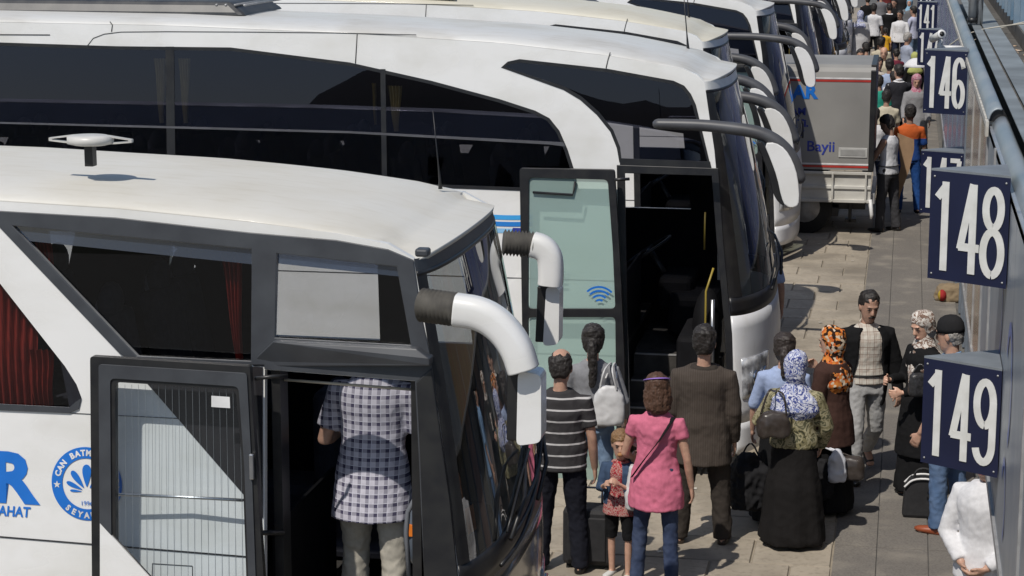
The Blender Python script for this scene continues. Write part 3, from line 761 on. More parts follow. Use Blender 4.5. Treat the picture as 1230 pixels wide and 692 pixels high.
# mirrors: long dark arms with white shells
def mirror2(root, Y, dx=0.):
    D = Vector((dx, 0, 0))
    W_ = [onY(x, y, 17.55)+D for x, y in ((790, 149), (840, 150), (879, 154), (907, 158), (928, 166), (945, 180), (955, 196), (961, 214))]
    W_ = [Vector((v.x, Y, v.z)) for v in W_]
    g = MB(); PP = smooth_poly(W_, 2); m_ = len(PP)
    rr = [(.050+.014*min(1, i/(m_*.45))*(1 if i < m_*.6 else max(.35, 1-(i-m_*.6)/(m_*.4)*.7)),)*2 for i in range(m_)]
    rr = [(a, a*.9) for a, _ in rr]
    g.tube(PP, rr, 16, ref=(0, 1, 0), round_cap=True); arm = g.build('mirror_arm', ARM, root)
    Hh = [Vector((onY(x, y, 17.55).x+dx, Y, onY(x, y, 17.55).z)) for x, y in ((918, 171), (932, 170), (944, 178), (953, 193), (959, 212), (961, 240), (957, 248), (944, 247), (939, 236), (934, 212), (926, 190))]
    g = MB(); g.panel([v+Vector((0, -.07, 0)) for v in smooth_poly(Hh, 1, True)], [], (0, .15, 0)); g.build('mirror_head', WHITE, root, bevel=.025)
    Hb = [Vector((onY(x, y, 17.55).x+dx, Y, onY(x, y, 17.55).z)) for x, y in ((908, 168), (918, 171), (926, 190), (934, 212), (939, 236), (944, 247), (936, 243), (929, 232), (924, 208), (916, 186))]
    g = MB(); g.panel([v+Vector((0, -.06, 0)) for v in smooth_poly(Hb, 1, True)], [], (0, .13, 0)); hb = g.build('mirror_back', BLACK, root, bevel=.01)
    g = MB(); ps = [Hb[i]+Vector((-.006, 0, 0)) for i in (0, 9, 8, 7)]
    for a, b in zip(ps, ps[1:]): g.add([a+Vector((0, -.045, 0)), b+Vector((0, -.045, 0)), b+Vector((0, .05, 0)), a+Vector((0, .05, 0))], [(0, 1, 2, 3)])
    g.build('mirror_glass', MIRR, hb)
mirror2(coach2, 17.55); mirror2(coach2, Y2+2.55+.05, -.2)
# roof lamp and whip aerial
g = MB(); q = onZ(857, 89, 3.52); g.box(q+Vector((-.035, -.03, -.03)), q+Vector((.035, .03, .015))); g.build('roof_lamp', GREYP, coach2, bevel=.01)
b_ = onZ(827, 65, 3.66); g = MB(); t_ = onY(800, 0, b_.y)
t_ = b_+Vector((-.06, 0, .62)); g.tube([b_-Vector((0, 0, .03)), b_+(t_-b_)*.08, b_+(t_-b_)*.3, t_], [.03, .014, .006, .004], 8); g.build('whip_aerial', BLACK, coach2)
cm = children_map()
specs = [ # dx, dy, label
    (-.50, 4.9, 'cream roofed white coach right behind the one with the open front door', ('door',), CREAM),
    (-.36, 11.1, 'white coach immediately in front of the grey box truck, its mirror overlapping the truck', (), ROOF2),
    (-.40, 20.6, 'white coach next beyond the grey box truck, at the top edge of the photo', ('door',), ROOF2),
    (-.36, 26.2, 'second white coach beyond the grey box truck', (), ROOF2),
    (-.3, 31.4, 'third white coach beyond the grey box truck', ('door',), ROOF2),
    (-.5, 37.0, 'fourth white coach beyond the truck, next to the crowd at the top', (), ROOF2),
    (-.5, 43.0, 'fifth and farthest white coach beyond the truck, only its nose showing', (), ROOF2)]
coaches = []
for dx, dy, lab, skip, rm in specs:
    o = copy_tree(coach2, cm, None, skip=set(skip) | {'side_stripe', 'side_lettering', 'coach_number'})
    o.location = (coach2.location.x+dx, coach2.location.y+dy, 0); o['label'] = lab; coaches.append(o)
    # closed door leaf: slide it into its opening
    for ch in bpy.data.objects:
        if ch.parent == o and ch.name.startswith('door') and ch.name.split('.')[0] == 'door':
            ch.location = Vector(ch.location)+Vector((.80, .115, 0))
        if ch.parent == o and ch.name.split('.')[0] == 'roof' and rm is not ROOF2:
            ch.data = ch.data.copy(); ch.data.materials[0] = rm
# roof gear on the coaches: black air-conditioning units and pale fairings
def roof_unit(root, x0, x1, y0, y1, z0, h, m, name, taper=.12):
    g = MB(); a = [(x0, y0, z0), (x1, y0, z0), (x1, y1, z0), (x0, y1, z0)]; b = [(x0+taper, y0+.08, z0+h), (x1-taper*3.5, y0+.08, z0+h), (x1-taper*3.5, y1-.08, z0+h), (x0+taper, y1-.08, z0+h)]
    g.add(a+b, [(0, 3, 2, 1), (4, 5, 6, 7), (0, 1, 5, 4), (1, 2, 6, 5), (2, 3, 7, 6), (3, 0, 4, 7)]); o = g.build(name, m, root, bevel=.04)
    return o
dkp = mat('black roof unit', (.035, .037, .042), .45, (.07, .07, .07), 6, bmp=.05)
o = roof_unit(coach2, -9.6, -6.0, Y2+.75, Y2+2.0, 4.02, .13, dkp, 'air_conditioner', .05)
g = MB()
for i in range(4): g.tube([(-6.3+i*.09, Y2+.80, 4.12), (-6.3+i*.09, Y2+1.95, 4.12)], .012, 5)
g.build('vent_rib', ALU, o)
fpm = mat('dusty fairing', (.42, .39, .33), .7, (.3, .28, .24), 5)
for i, (x0, x1) in enumerate(((-6.55, -4.62), )):
    g = MB(); yy = coaches[0].location.y+.45
    g.add([(-9, yy, 3.9), (-4.75, yy, 3.80), (-5.25, yy, 3.97), (-9, yy, 4.02), (-9, yy+1.4, 3.9), (-4.75, yy+1.4, 3.80), (-5.25, yy+1.4, 3.97), (-9, yy+1.4, 4.02)], [(0, 1, 2, 3), (7, 6, 5, 4), (3, 2, 6, 7), (1, 5, 6, 2), (0, 4, 5, 1), (0, 3, 7, 4)])
    fo = g.build('roof_fairing', fpm, coaches[0], bevel=.02)
    g = MB(); g.add([(-9, yy-.05, 4.025), (-5.0, yy-.05, 3.965), (-5.2, yy+1.45, 3.985), (-9, yy+1.45, 4.045), (-9, yy-.05, 4.06), (-5.2, yy-.05, 3.995), (-5.3, yy+1.45, 4.015), (-9, yy+1.45, 4.08)], [(0, 1, 2, 3), (7, 6, 5, 4), (0, 4, 5, 1), (1, 5, 6, 2), (2, 6, 7, 3), (3, 7, 4, 0)])
    g.build('fairing_lid', WHITE, fo, bevel=.01)
    g = MB()
    for q in range(6): g.ell((-8.2+q*.55, yy-.008, 3.94-.006*q), (.02, .01, .02), 6, 4)
    g.build('bolt', BLACK, fo)
y3 = coaches[0].location.y
roof_unit(coaches[0], -5.0, -3.45, y3+1.35, y3+2.2, 3.72, .17, dkp, 'air_conditioner', .06)

# ================================================================ box truck
TYp = 31.6
truck = thing('box_truck', (-2.6, TYp+1, 0), 'grey box truck with blue lettering and a red stripe, its tail at the walkway', 'truck')
TG = mat('dusty grey truck panel', (.30, .295, .28), .55, (.20, .195, .185), .9, bmp=.02, lo=.3, hi=.75, detail=8)
tp = lambda x, y, dy=0.: onY(x, y, TYp+dy)
xr = tp(1050, 150).x; xl = -6.3; zt = tp(1000, 80).z; zb = tp(1000, 204).z; TW = 2.2
g = MB()
prof = [(TYp, zb), (TYp, zt-.16), (TYp+.02, zt-.08), (TYp+.07, zt-.02), (TYp+.16, zt+.02), (TYp+TW-.16, zt+.02), (TYp+TW-.05, zt-.04), (TYp+TW, zt-.14), (TYp+TW, zb)]
g.panel([(xl, a, b) for a, b in prof], [], (xr-xl, 0, 0)); box = g.build('cargo_box', TG, truck)
for dz, m_, w_ in ((tp(1000, 97).z, mat('red stripe', (.45, .03, .02), .5), .030), (tp(1000, 95).z+.012, WPR, .022), (tp(1000, 200).z, mat('red stripe', (.45, .03, .02), .5), .03), (tp(1000, 198).z+.012, WPR, .022)):
    g = MB(); g.box((xl, TYp-.005, dz-w_/2), (xr-.03, TYp, dz+w_/2)); g.build('stripe', m_, box)
g = MB(); g.box((xr-.07, TYp-.012, zb-.02), (xr+.012, TYp+TW+.012, zt-.05)); g.box((xr-.07, TYp+.1, zt-.05), (xr+.012, TYp+TW-.1, zt+.03)); g.build('rear_frame', BLACK, box, bevel=.01)
for txt, x, y, sz, bd, mt in (('AR', 981, 118, .27, .012, 1), ('AM', 968, 138, .15, .006, 1), ('Ti.', 971, 152, .15, .006, 1), ('7', 966, 163, .12, .004, 1), ('Bayii', 1003, 182, .22, .003, 1)):
    O = tp(x, y); g = MB()
    v, f = text_mesh(txt, sz, lambda u, w_: O+Vector((u, -.006, w_)), bold=bd, align='RIGHT', xs=1.05); g.add(v, f); g.build('lettering', NAVYL if txt != 'AR' else BLUE, box, normals=False)
g = MB(); a, b = tp(1007, 189), tp(1042, 178); g.box((a.x, TYp-.012, a.z), (b.x, TYp, b.z)); pl = g.build('maker_plate', mat('plate', (.5, .5, .48), .4), box, bevel=.012)
g = MB(); g.box((a.x+.03, TYp-.016, a.z+.03), (b.x-.03, TYp-.010, b.z-.03)); g.build('plate_field', mat('plate grey', (.33, .33, .32), .5), pl)
# drop side below the box
zs0, zs1 = tp(1000, 243).z, tp(1000, 206).z
dsm = paint('off white truck board', (.58, .57, .53), (.36, .34, .3), .45, .9, .05)
g = MB(); g.box((xl, TYp+.02, zs0), (xr-.02, TYp+.07, zs1)); sd = g.build('side_board', dsm, truck)
g = MB()
g.box((xl, TYp-.02, zs1-.045), (xr-.01, TYp+.07, zs1)); g.box((xl, TYp-.02, zs0), (xr-.01, TYp+.07, zs0+.05)); g.box((xl, TYp-.005, (zs0+zs1)/2-.03), (xr-.02, TYp+.05, (zs0+zs1)/2+.02))
for x in (960, 1000, 1040): q = tp(x, 220).x; g.box((q-.015, TYp-.03, zs0+.01), (q+.015, TYp+.03, zs1-.02))
g.build('board_rail', dsm, sd, bevel=.006)
g = MB(); g.box((xl, TYp+.4, zs0-.16), (xr-.1, TYp+.55, zs0-.02)); g.box((xl, TYp+1.5, zs0-.16), (xr-.1, TYp+1.65, zs0-.02)); g.box((xr-.75, TYp+.15, zs0-.24), (xr-.5, TYp+1.9, zs0-.1))
for x in (xr-.35, xr-.95, xr-1.2): g.box((x, TYp+.3, zs0-.35), (x+.05, TYp+.36, zs0)); g.box((x-.05, TYp+.3, zs0-.35), (x+.12, TYp+.5, zs0-.29))
g.build('chassis', BLACK, truck, bevel=.01)
wx = tp(966, 255).x
for xx in (wx, xl-.9):
    for yy in (TYp+.12, TYp+TW-.42):
        g = MB(); g.tube([(xx, yy, .42), (xx, yy+.03, .42), (xx, yy+.27, .42), (xx, yy+.3, .42)], [.39, .42, .42, .39], 24); o = g.build('wheel', TYRE, truck)
        g = MB(); g.tube([(xx, yy-.006, .42), (xx, yy+.02, .42)], [.23, .24], 20); g.build('rim', ALU, o)
g = MB(); pr = [(xl-.1, .45), (xl-.1, 2.3), (xl-.55, 2.35), (xl-1.25, 2.2), (xl-1.75, 1.35), (xl-1.85, .5)]
g.panel([(a, TYp+.1, b) for a, b in pr], [], (0, TW-.2, 0)); cb = g.build('cab', dsm, truck, bevel=.04)
g = MB(); g.box((xl-.95, TYp+.09, 1.4), (xl-.3, TYp+.11, 2.1)); g.build('window', DARKG, cb)
g = MB(); g.add([(xl-1.28, TYp+.25, 2.12), (xl-1.76, TYp+.25, 1.4), (xl-1.76, TYp+TW-.25, 1.4), (xl-1.28, TYp+TW-.25, 2.12)], [(0, 1, 2, 3)]); g.build('windscreen', DARKG, cb)
g = MB(); q = tp(1046, 245); g.tube([tp(1045, 240), tp(1047, 258), tp(1046, 263)], [.03, .03, .015], 6); g.build('mud_flap_rod', WPR, truck)
g = MB(); g.box((xr-.02, TYp+.1, .5), (xr+.04, TYp+TW-.1, .66)); g.build('rear_bumper', ALU, truck)

# ================================================================ kiosk with number signs
KX = .555
bldg = thing('kiosk', (KX, 20, 0), 'long platform kiosk along the right edge with blue grey metal roof and poster panels', 'kiosk')
FASZ0, FASZ1 = 1.82, 3.62
# lower recessed wall
lw = mat('pale kiosk board', (.30, .29, .265), .8, (.2, .195, .18), 5, stretch=(1, 6, .4))
lw2 = mat('blue grey kiosk post', (.16, .19, .23), .5)
y = 9.0; i = 0
while y < 95:
    g = MB(); g.box((.78, y, .02), (.82, y+.86, FASZ0+.02)); g.build('wall_panel', lw if i % 3 else mat('pinkish kiosk board', (.34, .27, .25), .8), bldg)
    g = MB(); g.box((.74, y+.86, .02), (.82, y+1.0, FASZ0+.02)); g.build('post', lw2, bldg)
    y += 1.0; i += 1
    if y > 40: break
g = MB(); g.box((.78, y, .02), (.82, 96, FASZ0)); g.build('wall_panel', lw, bldg)
# fascia panels with streaky prints
def streak(name, cols, sc=3.2, rough=.22):
    m, nt, b = nodes(name, rough); b.inputs['Coat Weight'].default_value = .0
    tc = N(nt, 'ShaderNodeTexCoord'); mp = N(nt, 'ShaderNodeMapping'); mp.inputs['Scale'].default_value = (1, sc, .22)
    nt.links.new(tc.outputs['Object'], mp.inputs[0]); n = N(nt, 'ShaderNodeTexNoise'); n.inputs['Scale'].default_value = 2.2; n.inputs['Detail'].default_value = 8; n.inputs['Roughness'].default_value = .75
    nt.links.new(mp.outputs[0], n.inputs[0]); cr = N(nt, 'ShaderNodeValToRGB'); e = cr.color_ramp.elements
    e[0].position = .34; e[0].color = c4(cols[0]); e[1].position = .66; e[1].color = c4(cols[-1])
    for i, c in enumerate(cols[1:-1]): q = e.new(.34+.32*(i+1)/(len(cols)-1)); q.color = c4(c)
    nt.links.new(n.outputs['Fac'], cr.inputs[0]); nt.links.new(cr.outputs[0], b.inputs['Base Color']); return m
PB = streak('blue streaked poster', [(.03, .05, .22), (.06, .10, .32), (.16, .2, .36), (.22, .2, .28), (.05, .07, .25)])
PR = streak('faded red and yellow poster', [(.36, .12, .10), (.42, .2, .16), (.40, .34, .2), (.30, .2, .18), (.26, .28, .22)])
PG = streak('grey translucent panel', [(.28, .30, .33), (.22, .25, .29), (.30, .32, .34), (.18, .205, .25)], 1.2, .3)
PY = streak('yellowish poster', [(.40, .34, .2), (.34, .3, .2), (.3, .22, .18), (.38, .36, .3)])
yedges = [7.0, 7.6, 8.3, 8.9, 12.9, 14.15, 15.6, 17.3, 19.2, 20.6, 22.5, 24.6, 27, 30, 33.5, 37.5, 42, 48, 56, 66, 80, 95]
mats_ = [PG, PG, PG, PG, PG, PR, PR, PY, PB, PB, PB, PB, PB, PB, PB, PB, PB, PB, PB, PB, PB]
for a, b, m_ in zip(yedges, yedges[1:], mats_):
    g = MB(); g.box((KX, a+.02, FASZ0), (KX+.035, b-.02, FASZ1)); g.build('fascia_panel', m_, bldg)
    g = MB(); g.box((KX-.012, a-.02, FASZ0-.02), (KX+.04, a+.02, FASZ1)); g.build('mullion', ALU if m_ is not PB else lw2, bldg)
g = MB(); g.box((KX-.015, 7, FASZ0-.05), (KX+.22, 95, FASZ0-.0)); g.build('soffit', ALU, bldg)
# blue lettering fragments on the near panel
for y_, z_, r_ in ((10.3, 2.75, .32), (10.35, 2.15, .22), (11.5, 2.9, .3)):
    pts = [Vector((KX-.004, y_+r_*math.cos(a)*.9, z_+r_*math.sin(a))) for a in [R(20+i*16) for i in range(15)]]
    vs = []; g = MB()
    for i, p in enumerate(pts): d = (p-Vector((KX-.004, y_, z_))); vs += [p, p-d*.22]
    g.add(vs, [(2*i, 2*i+2, 2*i+3, 2*i+1) for i in range(14)])
    g.build('fascia_print', mat('faded blue print', (.10, .16, .45), .3), bldg, normals=False)
# white trim and gutter
RM = mat('blue grey roof metal', (.19, .245, .29), .42, (.30, .33, .35), 2.2, metal=.15, bmp=.05, stretch=(1, .5, 1), detail=8)
RM2 = mat('worn roof sheet', (.235, .265, .28), .55, (.15, .165, .17), 1.6, bmp=.08, detail=9)
trim = mat('chipped white trim', (.6, .58, .53), .6, (.36, .33, .28), 9)
def gutter(y0, y1, dx, dz):
    g = MB(); n_ = 10
    pr = [(KX-.012+dx+.068-.068*math.cos(i/n_*math.pi*.62), FASZ1+.04+dz+.085*math.sin(i/n_*math.pi*.62)) for i in range(n_+1)]
    m_ = int((y1-y0)/.6)+1
    vs = [Vector((a, y0+(y1-y0)*j/m_, b+.006*noise.noise(Vector((0, (y0+(y1-y0)*j/m_)*1.3, 0))))) for j in range(m_+1) for a, b in pr]
    k_ = n_+1; g.add(vs, [(j*k_+i, (j+1)*k_+i, (j+1)*k_+i+1, j*k_+i+1) for j in range(m_) for i in range(n_)], True)
    return g.build('gutter', RM, bldg, solid=.012)
gutter(6, 14.2, .03, -.055); gutter(14.1, 95, 0, 0)
g = MB(); g.panel([(KX-.004+.068-.068*math.cos(i/10*math.pi*.62), 14.12, FASZ1+.035+.080*math.sin(i/10*math.pi*.62)) for i in range(11)]+[(KX+.14, 14.12, FASZ1+.02)], [], (0, .02, 0)); g.build('gutter_opening_shade', BLACK, bldg)  # black plate stands in for the shade inside the open gutter end
g = MB(); g.box((KX-.0, 6, FASZ1-.05), (KX+.04, 14.1, FASZ1-.01)); g.box((KX-.025, 14.25, FASZ1), (KX+.03, 95, FASZ1+.045)); g.build('trim_board', trim, bldg)
g = MB(); g.box((KX-.03, 13.95, FASZ1-.05), (KX-.01, 14.1, FASZ1+.05)); g.build('trim_bracket', trim, bldg)
# roof sheets
y = 6.0
xa = KX+.12
while y < 95:
    ln = 2.4
    g = MB(); z0 = FASZ1+.125; g.box((xa, y, z0), (xa+.085, y+ln-.012, z0+.008)); g.build('roof_sheet', RM2, bldg)
    g = MB(); g.box((xa+.10, y+.7, z0+.012), (xa+.27, y+.7+ln-.012, z0+.02)); g.build('roof_sheet', RM2, bldg)
    g = MB(); g.box((xa+.46, y+.2, z0+.03), (xa+1.7, y+.2+ln-.02, z0+.04)); g.build('roof_sheet', RM2, bldg)
    y += ln
    if y > 60: ln = 8
g = MB(); g.box((xa+.085, 6, FASZ1+.06), (xa+.10, 95, FASZ1+.125)); g.box((xa+.27, 6, FASZ1-.02), (xa+.46, 95, FASZ1-.0)); g.box((xa+.27, 6, FASZ1-.0), (xa+.282, 95, FASZ1+.14)); g.box((xa+.445, 6, FASZ1-.0), (xa+.46, 95, FASZ1+.16))
g.build('valley_gutter', mat('dirty gutter', (.12, .115, .105), .9, (.07, .065, .06), 7, bmp=.2), bldg)
g = MB(); g.box((1.6, 6, FASZ1-.1), (12, 95, FASZ1+.1)); g.build('roof_slab', RM2, bldg)
g = MB()
for i in range(120):
    yy = random.choice([random.gauss(16.3, .5), random.uniform(13, 22)]); xx = random.uniform(xa+.29, xa+.43); s_ = random.uniform(.008, .025)
    g.add([(xx-s_, yy-s_, FASZ1+.004), (xx+s_, yy-s_*.6, FASZ1+.012), (xx+s_*.7, yy+s_, FASZ1+.006), (xx-s_, yy+s_, FASZ1+.014)], [(0, 1, 2, 3)])
tag(g.build('gutter_litter', mat('leaf litter', (.5, .3, .14), .9, (.6, .55, .5), 30), bldg), kind='stuff')
g = MB()
pts = [(KX-.28, 22.6, 3.35), (KX, 22.4, 3.7), (KX+.6, 21.6, 3.86), (KX+1.6, 21.4, 3.95), (3, 21.3, 4.0)]; g.tube(smooth_poly(pts, 2), .008, 5)
g.tube(smooth_poly([(KX-.2, 22.9, 3.35), (KX+.3, 22.3, 3.75), (KX+.9, 22.1, 3.9), (3, 22.4, 4.0)], 2), .006, 5)
g.build('cable', mat('pale cable', (.5, .47, .4), .7), bldg)
# blue lattice cabin on the roof
cb_ = thing('roof_cabin', (1.2, 33, 3.7), 'blue metal cabin with slotted side standing on the kiosk roof at the top right corner', 'cabin')
bm_ = mat('blue cabin metal', (.11, .19, .28), .45, (.2, .26, .32), 3)
q = onZ(1218, 30, 3.78)
g = MB(); g.box((q.x+.06, q.y, 3.78), (q.x+4, q.y+30, 5.4)); g.build('cabin_wall', bm_, cb_)
for i in range(16):
    yy = q.y+.1+i*.75
    g = MB(); g.box((q.x, yy, 3.78), (q.x+.06, yy+.09, 5.4)); g.build('post', bm_, cb_)
    g = MB(); g.box((q.x+.052, yy+.2, 3.9), (q.x+.06, yy+.62, 5.3)); g.build('slot', mat('dark slot', (.03, .045, .06), .6), cb_)
# pipe standing on the roof
q = onZ(1170, 27, 3.78)
pp = thing('vent_pipe', q, 'grey metal vent pipe standing on the kiosk roof', 'pipe')
g = MB(); g.tube([q+Vector((-.02, 0, -.02)), q+Vector((-.02, 0, .9))], .045, 14); g.build('pipe', ALU, pp); g = MB(); g.tube([q+Vector((.055, .0, -.02)), q+Vector((.055, 0, .9))], .035, 14); g.build('pipe', STEEL, pp)
g = MB(); g.tube([q+Vector((-.02, 0, .0)), q+Vector((-.02, 0, .05))], .055, 14); g.build('collar', BLACK, pp)

# ---- number signs: V shaped in plan, the point toward the coaches
NAVY = mat('navy sign panel', (.007, .010, .036), .4, (.009, .013, .045), 4, bmp=.01)
SIGNTOP = mat('grey sign top', (.20, .22, .24), .5)
def ribbon(g, pts, w_, xf):
    P = [Vector(p) for p in pts]; vs = []; n_ = len(P)
    for i in range(n_):
        t = (P[min(i+1, n_-1)]-P[max(i-1, 0)]).normalized(); nr = Vector((-t.y, t.x))
        vs += [P[i]+nr*w_/2, P[i]-nr*w_/2]
    V = [xf(v.x, v.y, 0.) for v in vs]+[xf(v.x, v.y, .003) for v in vs]; m_ = len(vs)
    fs = [(2*i, 2*i+2, 2*i+3, 2*i+1) for i in range(n_-1)]
    g.add(V, [tuple(m_+q for q in f) for f in fs]+[(2*i, 2*i+2, m_+2*i+2, m_+2*i) for i in range(n_-1)]+[(2*i+1, 2*i+3, m_+2*i+3, m_+2*i+1) for i in range(n_-1)]+[(0, 1, m_+1, m_), (2*n_-2, 2*n_-1, m_+2*n_-1, m_+2*n_-2)])
def arc(cx, cy, rx, ry, a0, a1, n_=18): return [(cx+rx*math.cos(R(a0+(a1-a0)*i/n_)), cy+ry*math.sin(R(a0+(a1-a0)*i/n_))) for i in range(n_+1)]
def digit(ch):     # in a cell 1 wide (0..1) by 3 high, strokes
    if ch == '1': return [[(.10, 2.45), (.56, 2.86)], [(.55, 3.0), (.55, 0.)]]
    if ch == '4': return [[(.72, 3.0), (.08, .80)], [(.0, .88), (1.15, .88)], [(.76, 3.0), (.76, 0.)]]
    if ch == '8': return [arc(.5, 2.25, .42, .62, -90, 270, 28), arc(.5, .78, .50, .72, -90, 270, 28)]
    if ch == '6': return [arc(.52, .85, .46, .72, -90, 270, 28), [(.98, 2.45)]+arc(.52, 2.2, .45, .66, 15, 180, 12)+[(.06, .8)]]
    if ch == '9': return [arc(.5, 2.12, .46, .74, -90, 270, 28), [(.965, 2.2), (.965, 1.5), (.96, .8)]+arc(.5, .72, .46, .60, -8, -165, 12)]
    if ch == '2': return [arc(.5, 2.35, .42, .55, 160, -35, 14)+[(.05, .12)], [(.0, .12), (1., .12)]]
    if ch == '7': return [[(.0, 2.88), (1., 2.88)], [(.95, 2.88), (.35, 0.)]]
    if ch == '0': return [arc(.5, 1.5, .45, 1.4, -90, 270, 30)]
    if ch == '5': return [[(.95, 2.88), (.12, 2.88), (.06, 1.5)]+arc(.45, .98, .5, .88, 120, -150, 16)]
    if ch == '3': return [arc(.45, 2.25, .45, .62, 150, -80, 14), arc(.45, .8, .5, .72, 80, -150, 16)]
DIG = mat('worn white digits', (.70, .70, .68), .5, (.6, .6, .57), 12)
def sign(Yc, zc, num, label, xw=KX-.005, xa_=.150, ya_=.13, sc=1., group='blue platform number signs'):
    hh = .290*sc
    s0 = thing('platform_sign', (xw, Yc, zc-hh), label, 'sign', group)
    A = Vector((xa_, Yc+ya_, 0)); Bp = Vector((xw, Yc-.12, 0)); Cp = Vector((xw, Yc+.36, 0))
    def prism(z0, z1, m_, name, inset=0.):
        g = MB(); a, b, c_ = A, Bp, Cp
        g.add([(p.x, p.y, zz) for zz in (z0, z1) for p in (a, b, c_)], [(0, 2, 1), (3, 4, 5), (0, 1, 4, 3), (1, 2, 5, 4), (2, 0, 3, 5)]); return g.build(name, m_, s0)
    prism(zc-hh, zc+hh, NAVY, 'panel'); prism(zc+hh, zc+hh+.012, SIGNTOP, 'top_plate')
    d = (Bp-A); L = d.length; d.normalize(); nr = Vector((d.y, -d.x, 0));  nr = nr if nr.y < 0 else -nr
    cw_ = L*.225; gap = L*.085; tot = .75*cw_+2*cw_*1.05+2*gap; x0 = (L-3*cw_-2*gap)/2
    hs = hh*2*.82/3
    for i, ch in enumerate(num):
        if ch == '?': continue
        xo = x0+i*(cw_+gap); xf = lambda u, v, t: A+d*(xo+u*cw_*1.0)+Vector((0, 0, zc-hh*.82+v*hs))+nr*(.002+t)
        g = MB()
        # strokes are laid out with metric proportions
        sti = 0
        for st in digit(ch):
            P = [(p[0]*cw_, p[1]*hs) for p in st]
            xf2 = lambda u, v, t, xo=xo, sti=sti: A+d*(xo+u)+Vector((0, 0, zc-hh*.82+v))+nr*(.002+t*(1+.25*sti))
            ribbon(g, P, .042*sc, xf2); sti += 1
        g.build('digit', DIG, s0)
    for t_ in (.05, .95):
        for z_ in (-.9, .9):
            g = MB(); p_ = A+d*(L*t_)+Vector((0, 0, zc+hh*z_)); g.tube([p_, p_+nr*.004], .006, 6); g.build('rivet', ALU, s0)
    g = MB(); g.box((xw-.0, Yc-.05, zc-.05), (xw+.03, Yc+.05, zc+.05)); g.build('bracket', ALU, s0)
    return s0
sU = lambda Y, yp: onY(1150, yp, Y).z
sign(11.05, sU(11.05, 275), '148', 'navy sign reading 148, uppermost of the near pair'); sign(11.05, sU(11.05, 501.5), '149', 'navy sign reading 149, lower one of the near pair')
sign(19.6, sU(19.6, 99), '146', 'navy sign reading 146, further along the kiosk above sign 147', xa_=.165, ya_=.04); sign(19.6, sU(19.6, 220), '147', 'navy sign reading 147, mostly hidden behind sign 148', xa_=.165, ya_=.04)
sign(34.5, sU(34.5, 58), '144', 'navy sign partly hidden by a camera, showing 14, just behind sign 146', xa_=.17, sc=1.)
sign(41.8, sU(41.8, 21), '141', 'small far navy sign reading 141 below sign 142', xa_=.17, sc=1.)
sign(47, sU(47, -7), '142', 'far navy sign reading 142 cut by the top edge of the photo', xa_=.20, sc=1.)
# camera beside sign 146
q = onY(1126, 45, 21.0)
cc = thing('security_camera', q, 'white bullet security camera on a bracket above sign 146', 'camera')
g = MB(); a = onY(1120, 47, 21.05); b = onY(1131, 41, 20.8); g.tube([a, b], [.036, .040], 16); g.build('housing', mat('camera shell', (.66, .65, .62), .4), cc)
g = MB(); dd = (b-a).normalized(); g.tube([b, b+dd*.012], [.046, .042], 16); fr_ = g.build('lens_ring', WPR, cc); g = MB(); g.tube([b+dd*.010, b+dd*.016], .025, 12); g.build('lens', BLACK, cc)
g = MB(); g.tube([onY(1130, 47, 21), onY(1128, 53, 21), onY(1130, 58, 21)], [.025, .02, .04], 8); g.tube([onY(1130, 57, 21), Vector((KX, 21, onY(1130, 57, 21).z))], .02, 8); g.build('bracket', WPR, cc)
# ================================================================ people
REMESH = []      # (object, voxel, fold amplitude, fold scale)
V3 = Vector
def cl(name, col, rough=.9, var=None, sc=40):
    key = 'cloth '+name
    if key in MATS: return MATS[key]
    m = mat(key, col, rough, var or tuple(x*.9 for x in col), sc); cloth_bump(m.node_tree, m.node_tree.nodes['Principled BSDF']); return m
def pattern(name, fn, rough=.9):
    key = 'cloth '+name
    if key in MATS: return MATS[key]
    m, nt, b = nodes(key, rough); tc = N(nt, 'ShaderNodeTexCoord'); sp = N(nt, 'ShaderNodeSeparateXYZ'); nt.links.new(tc.outputs['Object'], sp.inputs[0])
    nt.links.new(fn(nt, tc, sp), b.inputs['Base Color']); MATS[key] = m; cloth_bump(nt, b); return m
def band_fac(nt, sock, freq, duty, phase=0.):
    a = N(nt, 'ShaderNodeMath', operation='MULTIPLY_ADD'); nt.links.new(sock, a.inputs[0]); a.inputs[1].default_value = freq; a.inputs[2].default_value = phase
    f = N(nt, 'ShaderNodeMath', operation='FRACT'); nt.links.new(a.outputs[0], f.inputs[0])
    c = N(nt, 'ShaderNodeMath', operation='LESS_THAN'); nt.links.new(f.outputs[0], c.inputs[0]); c.inputs[1].default_value = duty; return c.outputs[0]
def plaid(base, dark, fx, fz, thin=None, duty=.42, coord='X'):
    def fn(nt, tc, sp):
        a = band_fac(nt, sp.outputs[coord], fx, duty); b = band_fac(nt, sp.outputs['Z'], fz, duty)
        mid = tuple((p+q)/2 for p, q in zip(base, dark)); c = mixc(nt, a, base, mid); d = mixc(nt, a, mid, dark)
        out = mixc(nt, b, c, d)
        if thin: out = mixc(nt, band_fac(nt, sp.outputs[coord], fx, .07, .6), out, thin); out = mixc(nt, band_fac(nt, sp.outputs['Z'], fz, .07, .6), out, thin)
        return out
    return fn
def stripes(base, line, fz, duty, axis='Z', ph=0.):
    return lambda nt, tc, sp: mixc(nt, band_fac(nt, sp.outputs[axis], fz, duty, ph), base, line)
